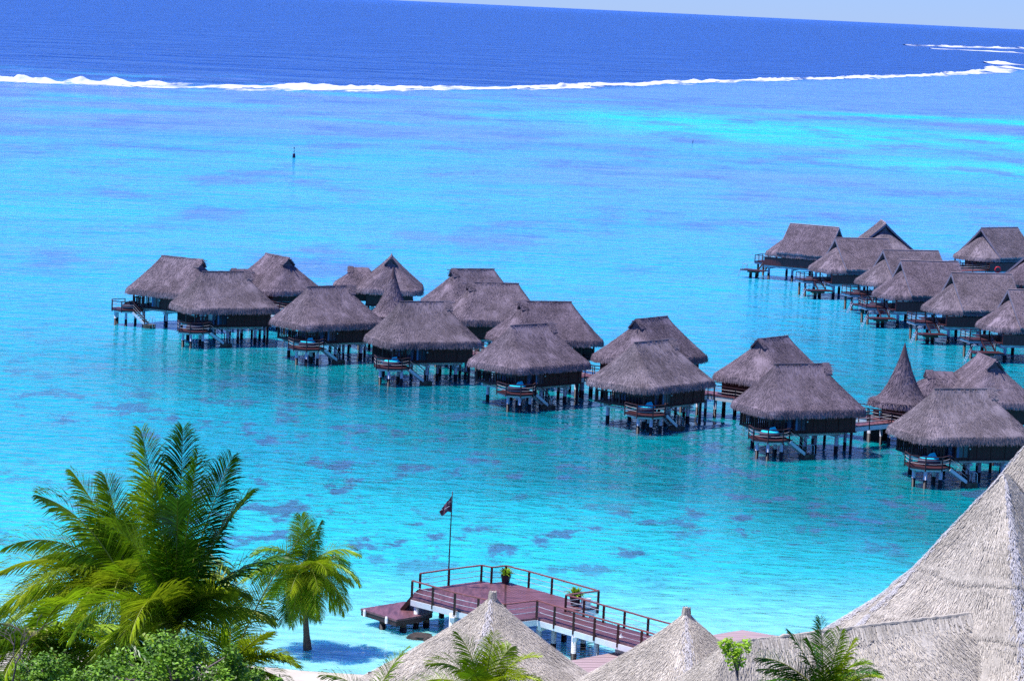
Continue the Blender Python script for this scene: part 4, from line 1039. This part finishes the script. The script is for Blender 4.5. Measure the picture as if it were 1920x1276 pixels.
# coral heads near the jetty and the huts
c1 = rng(noise_node(.30, 8, (.9, .50, 1), .68, (3, 11, 0)), .528, .59, 0, 1)
z1 = math_('MULTIPLY', rng(Y_, 178, 196, 0, 1, True), rng(Y_, 225, 330, 1, .25, True))
cm = rng(noise_node(.028, 2, (1, .7, 1), .5, (1, 2, 0)), .36, .47, 0, 1)
coral = math_('MULTIPLY', math_('MULTIPLY', c1, z1), cm)
col = mixn(math_('MULTIPLY', coral, .85), at_.outputs['Color'], (.055, .13, .24))
# wide streaks of reef over the middle lagoon
c2 = rng(noise_node(.075, 8, (.50, .22, 1), .68, (7, 3, 0)), .50, .62, 0, 1)
z2 = math_('MULTIPLY', rng(Y_, 300, 420, 0, 1, True), rng(Y_, 1250, 1330, 1, 0, True))
col = mixn(math_('MULTIPLY', math_('MULTIPLY', c2, z2), .80), col, (.075, .16, .46))
c3 = rng(noise_node(.016, 4, (.6, .22, 1), .6, (2, 8, 0)), .52, .62, 0, 1)
col = mixn(math_('MULTIPLY', math_('MULTIPLY', c3, rng(Y_, 380, 600, 0, .45, True)), rng(Y_, 1200, 1330, 1, 0, True)), col, (.10, .16, .46))
c6 = rng(noise_node(.035, 6, (.40, .40, 1), .65, (17, 3, 0)), .50, .64, 0, 1)
col = mixn(math_('MULTIPLY', math_('MULTIPLY', c6, rng(Y_, 230, 420, 0, .55, True)), rng(Y_, 1150, 1330, 1, 0, True)), col, (.004, .50, .62))
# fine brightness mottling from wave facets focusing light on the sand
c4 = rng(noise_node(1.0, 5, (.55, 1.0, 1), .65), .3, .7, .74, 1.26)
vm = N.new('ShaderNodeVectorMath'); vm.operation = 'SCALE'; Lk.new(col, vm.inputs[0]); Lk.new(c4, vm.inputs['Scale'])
# open-sea whitecaps
wc = rng(noise_node(.045, 6, (.5, 1.6, 1), .75), .755, .775, 0, 1)
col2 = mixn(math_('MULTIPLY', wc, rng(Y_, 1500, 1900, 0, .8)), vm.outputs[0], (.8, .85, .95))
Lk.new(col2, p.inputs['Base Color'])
p.inputs['Roughness'].default_value = .11; p.inputs['Subsurface Weight'].default_value = .6; p.inputs['Subsurface Radius'].default_value = (.6, 2.2, 3.0); p.inputs['Subsurface Scale'].default_value = 1.0; p.subsurface_method = 'BURLEY'; p.inputs['IOR'].default_value = 1.33; p.inputs['Specular IOR Level'].default_value = .30
b1 = N.new('ShaderNodeBump'); b1.inputs['Strength'].default_value = 1.0; b1.inputs['Distance'].default_value = 1.0
h1 = noise_node(1.15, 2, (.62, 1.0, 1), .5)
h2 = noise_node(.42, 2, (.62, 1.0, 1), .5, (5, 5, 5))
h3 = noise_node(.13, 3, (.62, 1.0, 1), .55, (9, 5, 5))
h4 = noise_node(.030, 4, (.62, 1.0, 1), .6, (9, 15, 5))
h0 = noise_node(3.4, 2, (.6, 1.0, 1), .5, (2, 2, 5))
patch = rng(noise_node(.022, 3, (.6, .8, 1), .5, (4, 4, 1)), .36, .64, .45, 1.5)
hh = math_('ADD', math_('MULTIPLY', h1, rng(Y_, 180, 500, .30, .12)), math_('MULTIPLY', h2, rng(Y_, 200, 600, .38, .75)))
hh = math_('ADD', hh, math_('MULTIPLY', h3, rng(Y_, 250, 900, .35, 2.4)))
hh = math_('ADD', hh, math_('MULTIPLY', h4, rng(Y_, 600, 1500, 0, 8)))
hh = math_('MULTIPLY', math_('ADD', math_('MULTIPLY', hh, patch), math_('MULTIPLY', h0, .02)), rng(Y_, 165, 215, .3, 1.0))
Lk.new(rng(Y_, 300, 1500, .11, .24), p.inputs['Roughness']); Lk.new(hh, b1.inputs['Height']); Lk.new(b1.outputs[0], p.inputs['Normal'])
wo = mb.build('lagoon', m, None, True); tag(wo, kind='structure')
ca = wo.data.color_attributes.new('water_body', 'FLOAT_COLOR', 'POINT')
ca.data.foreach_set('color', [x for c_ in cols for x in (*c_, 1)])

# ---------------------------------------------------------------- surf on the reef
def surf(name, bot, top, seed, label, hmax=2.0, step=1.5, hfn=None, holes=.40):
    B = [at(x, y, 0) for x, y in bot]; T = [at(x, y, 0) for x, y in top]
    def samp(P, t):
        acc = [0]
        for p, q in zip(P[:-1], P[1:]): acc.append(acc[-1]+(q-p).length)
        d = t*acc[-1]
        for i in range(len(P)-1):
            if d <= acc[i+1] or i == len(P)-2: return P[i].lerp(P[i+1], (d-acc[i])/max(1e-6, acc[i+1]-acc[i]))
    n = min(900, int(sum((q-p).length for p, q in zip(B[:-1], B[1:]))/step)); K = 16; mb = MB(); vs = []; den = []
    def samX(P, X):
        for p, q in zip(P[:-1], P[1:]):
            if X <= q.x: return p.lerp(q, max(0, (X-p.x)/max(1e-6, q.x-p.x)))
        return P[-1]
    x0, x1 = max(B[0].x, T[0].x), min(B[-1].x, T[-1].x)
    for i in range(n+1):
        X = x0+(x1-x0)*i/n; b = samX(B, X); t_ = samX(T, X); w = t_-b
        e0 = noise.noise(Vector((i*.05, seed, 0)))*.28+noise.noise(Vector((i*.3, seed, 3)))*.16; e1 = noise.noise(Vector((i*.03, seed, 7)))*.22+noise.noise(Vector((i*.2, seed, 9)))*.12
        cr = max(0, .5+1.0*noise.noise(Vector((i*.022, seed, 1)))+.6*noise.noise(Vector((i*.11, seed, 2))))*(hfn(X) if hfn else hmax)
        for k in range(K+1):
            t = k/K; s = e0*(1-t)+t*(1+e1); pos = b+w*s
            prof = math.exp(-((t-.84)/.10)**2)
            z = .06+.25*max(0, noise.noise(Vector((pos.x*.3, pos.y*.08, seed))))+cr*prof*(1+.5*noise.noise(Vector((pos.x*.15, pos.y*.05, 5)))+.45*noise.noise(Vector((pos.x*.5, pos.y*.1, 8))))
            if k in (0, K): z = -.2
            vs.append((pos.x, pos.y, z)); den.append(.10+.70*sst(0, .62, t)-.45*sst(.88, 1, t)+.75*noise.noise(Vector((i*.035, t*2.2, seed+4)))+.4*noise.noise(Vector((i*.15, t*3, seed+9))))
    K1 = K+1; fc = []
    for i in range(n):
        for k in range(K):
            c_ = Vector(vs[i*K1+k])
            if k < K*.62 and noise.noise(Vector((c_.x*.03, c_.y*.012, seed+20)))*.8+noise.noise(Vector((c_.x*.16, c_.y*.05, seed+30)))*.7 > holes-.035*k+.2: continue
            fc.append((i*K1+k, (i+1)*K1+k, (i+1)*K1+k+1, i*K1+k+1))
    mb.add(vs, fc); o = mb.build(name, 'foam', None, True)
    at2 = o.data.attributes.new('foam_density', 'FLOAT', 'POINT'); at2.data.foreach_set('value', den)
    return tag(o, label, 'surf', None, 'stuff')
xl = at(120, 155, 0).x
surf('surf', [(-60, 156), (0, 156), (100, 160), (200, 164), (450, 171), (640, 172.5), (960, 171), (1100, 168), (1250, 160), (1500, 152.5), (1740, 145.5), (1840, 140), (1880, 138), (1960, 134)],
     [(-60, 147), (0, 148), (100, 152), (250, 157), (450, 160), (640, 163), (960, 163), (1100, 158), (1250, 153), (1500, 147), (1740, 139.5), (1830, 132), (1860, 124), (1960, 124)], 1,
     'white surf breaking along the reef edge across the whole picture', hfn=lambda X: 1.3+3.0*math.exp(-max(0, X-xl+15)/30))
surf('surf', [(1838, 119), (1870, 122), (1900, 124.5), (1960, 127)], [(1838, 117), (1870, 116.5), (1900, 118.5), (1960, 121)], 2, 'short patch of white surf where the reef bends at the right edge', 2.5, 2.5)
surf('surf', [(1690, 86), (1760, 89), (1850, 91), (1960, 95)], [(1690, 84), (1760, 86.5), (1850, 88.5), (1960, 92)], 3, 'farther thin line of white surf at the upper right, under the horizon', 3, 5)
surf('surf', [(1740, 92.2), (1850, 97), (1960, 104)], [(1740, 90.7), (1850, 95.2), (1960, 101)], 4, 'second thin foam streak just below the farther surf line at the upper right', 1, 5)

# ---------------------------------------------------------------- light
SUN_EL, SUN_DIR = R(66), Vector((-1.0, .06, 0)).normalized()
sd = Vector((SUN_DIR.x*cos(SUN_EL), SUN_DIR.y*cos(SUN_EL), sin(SUN_EL)))
sun = bpy.data.objects.new('sun', bpy.data.lights.new('sun', 'SUN')); COL.objects.link(sun)
sun.data.energy = 4.2; sun.data.angle = R(.5); sun.data.color = (1, .965, .93)
sun.rotation_euler = sd.to_track_quat('Z', 'Y').to_euler()
w = bpy.data.worlds.new('World'); scn.world = w; w.use_nodes = True; nt = w.node_tree
sky = nt.nodes.new('ShaderNodeTexSky'); sky.sky_type = 'NISHITA'; sky.sun_disc = False
sky.sun_elevation = SUN_EL; sky.sun_rotation = math.atan2(sd.x, sd.y)
sky.air_density = 1.0; sky.dust_density = 0; sky.ozone_density = 6.0; sky.altitude = 40
bg = nt.nodes['Background']; tn = nt.nodes.new('ShaderNodeMix'); tn.data_type = 'RGBA'; tn.blend_type = 'MULTIPLY'; tn.inputs[0].default_value = 1; tn.inputs[7].default_value = (.36, .53, 1.10, 1)
nt.links.new(sky.outputs[0], tn.inputs[6]); nt.links.new(tn.outputs[2], bg.inputs[0]); bg.inputs[1].default_value = .12
scn.view_settings.view_transform = 'Standard'; scn.view_settings.look = 'None'; scn.view_settings.exposure = .45; scn.view_settings.gamma = 1
scn.cycles.use_denoising = False
scn.cycles.max_bounces = 6; scn.cycles.sample_clamp_indirect = 3; scn.cycles.sample_clamp_direct = 5
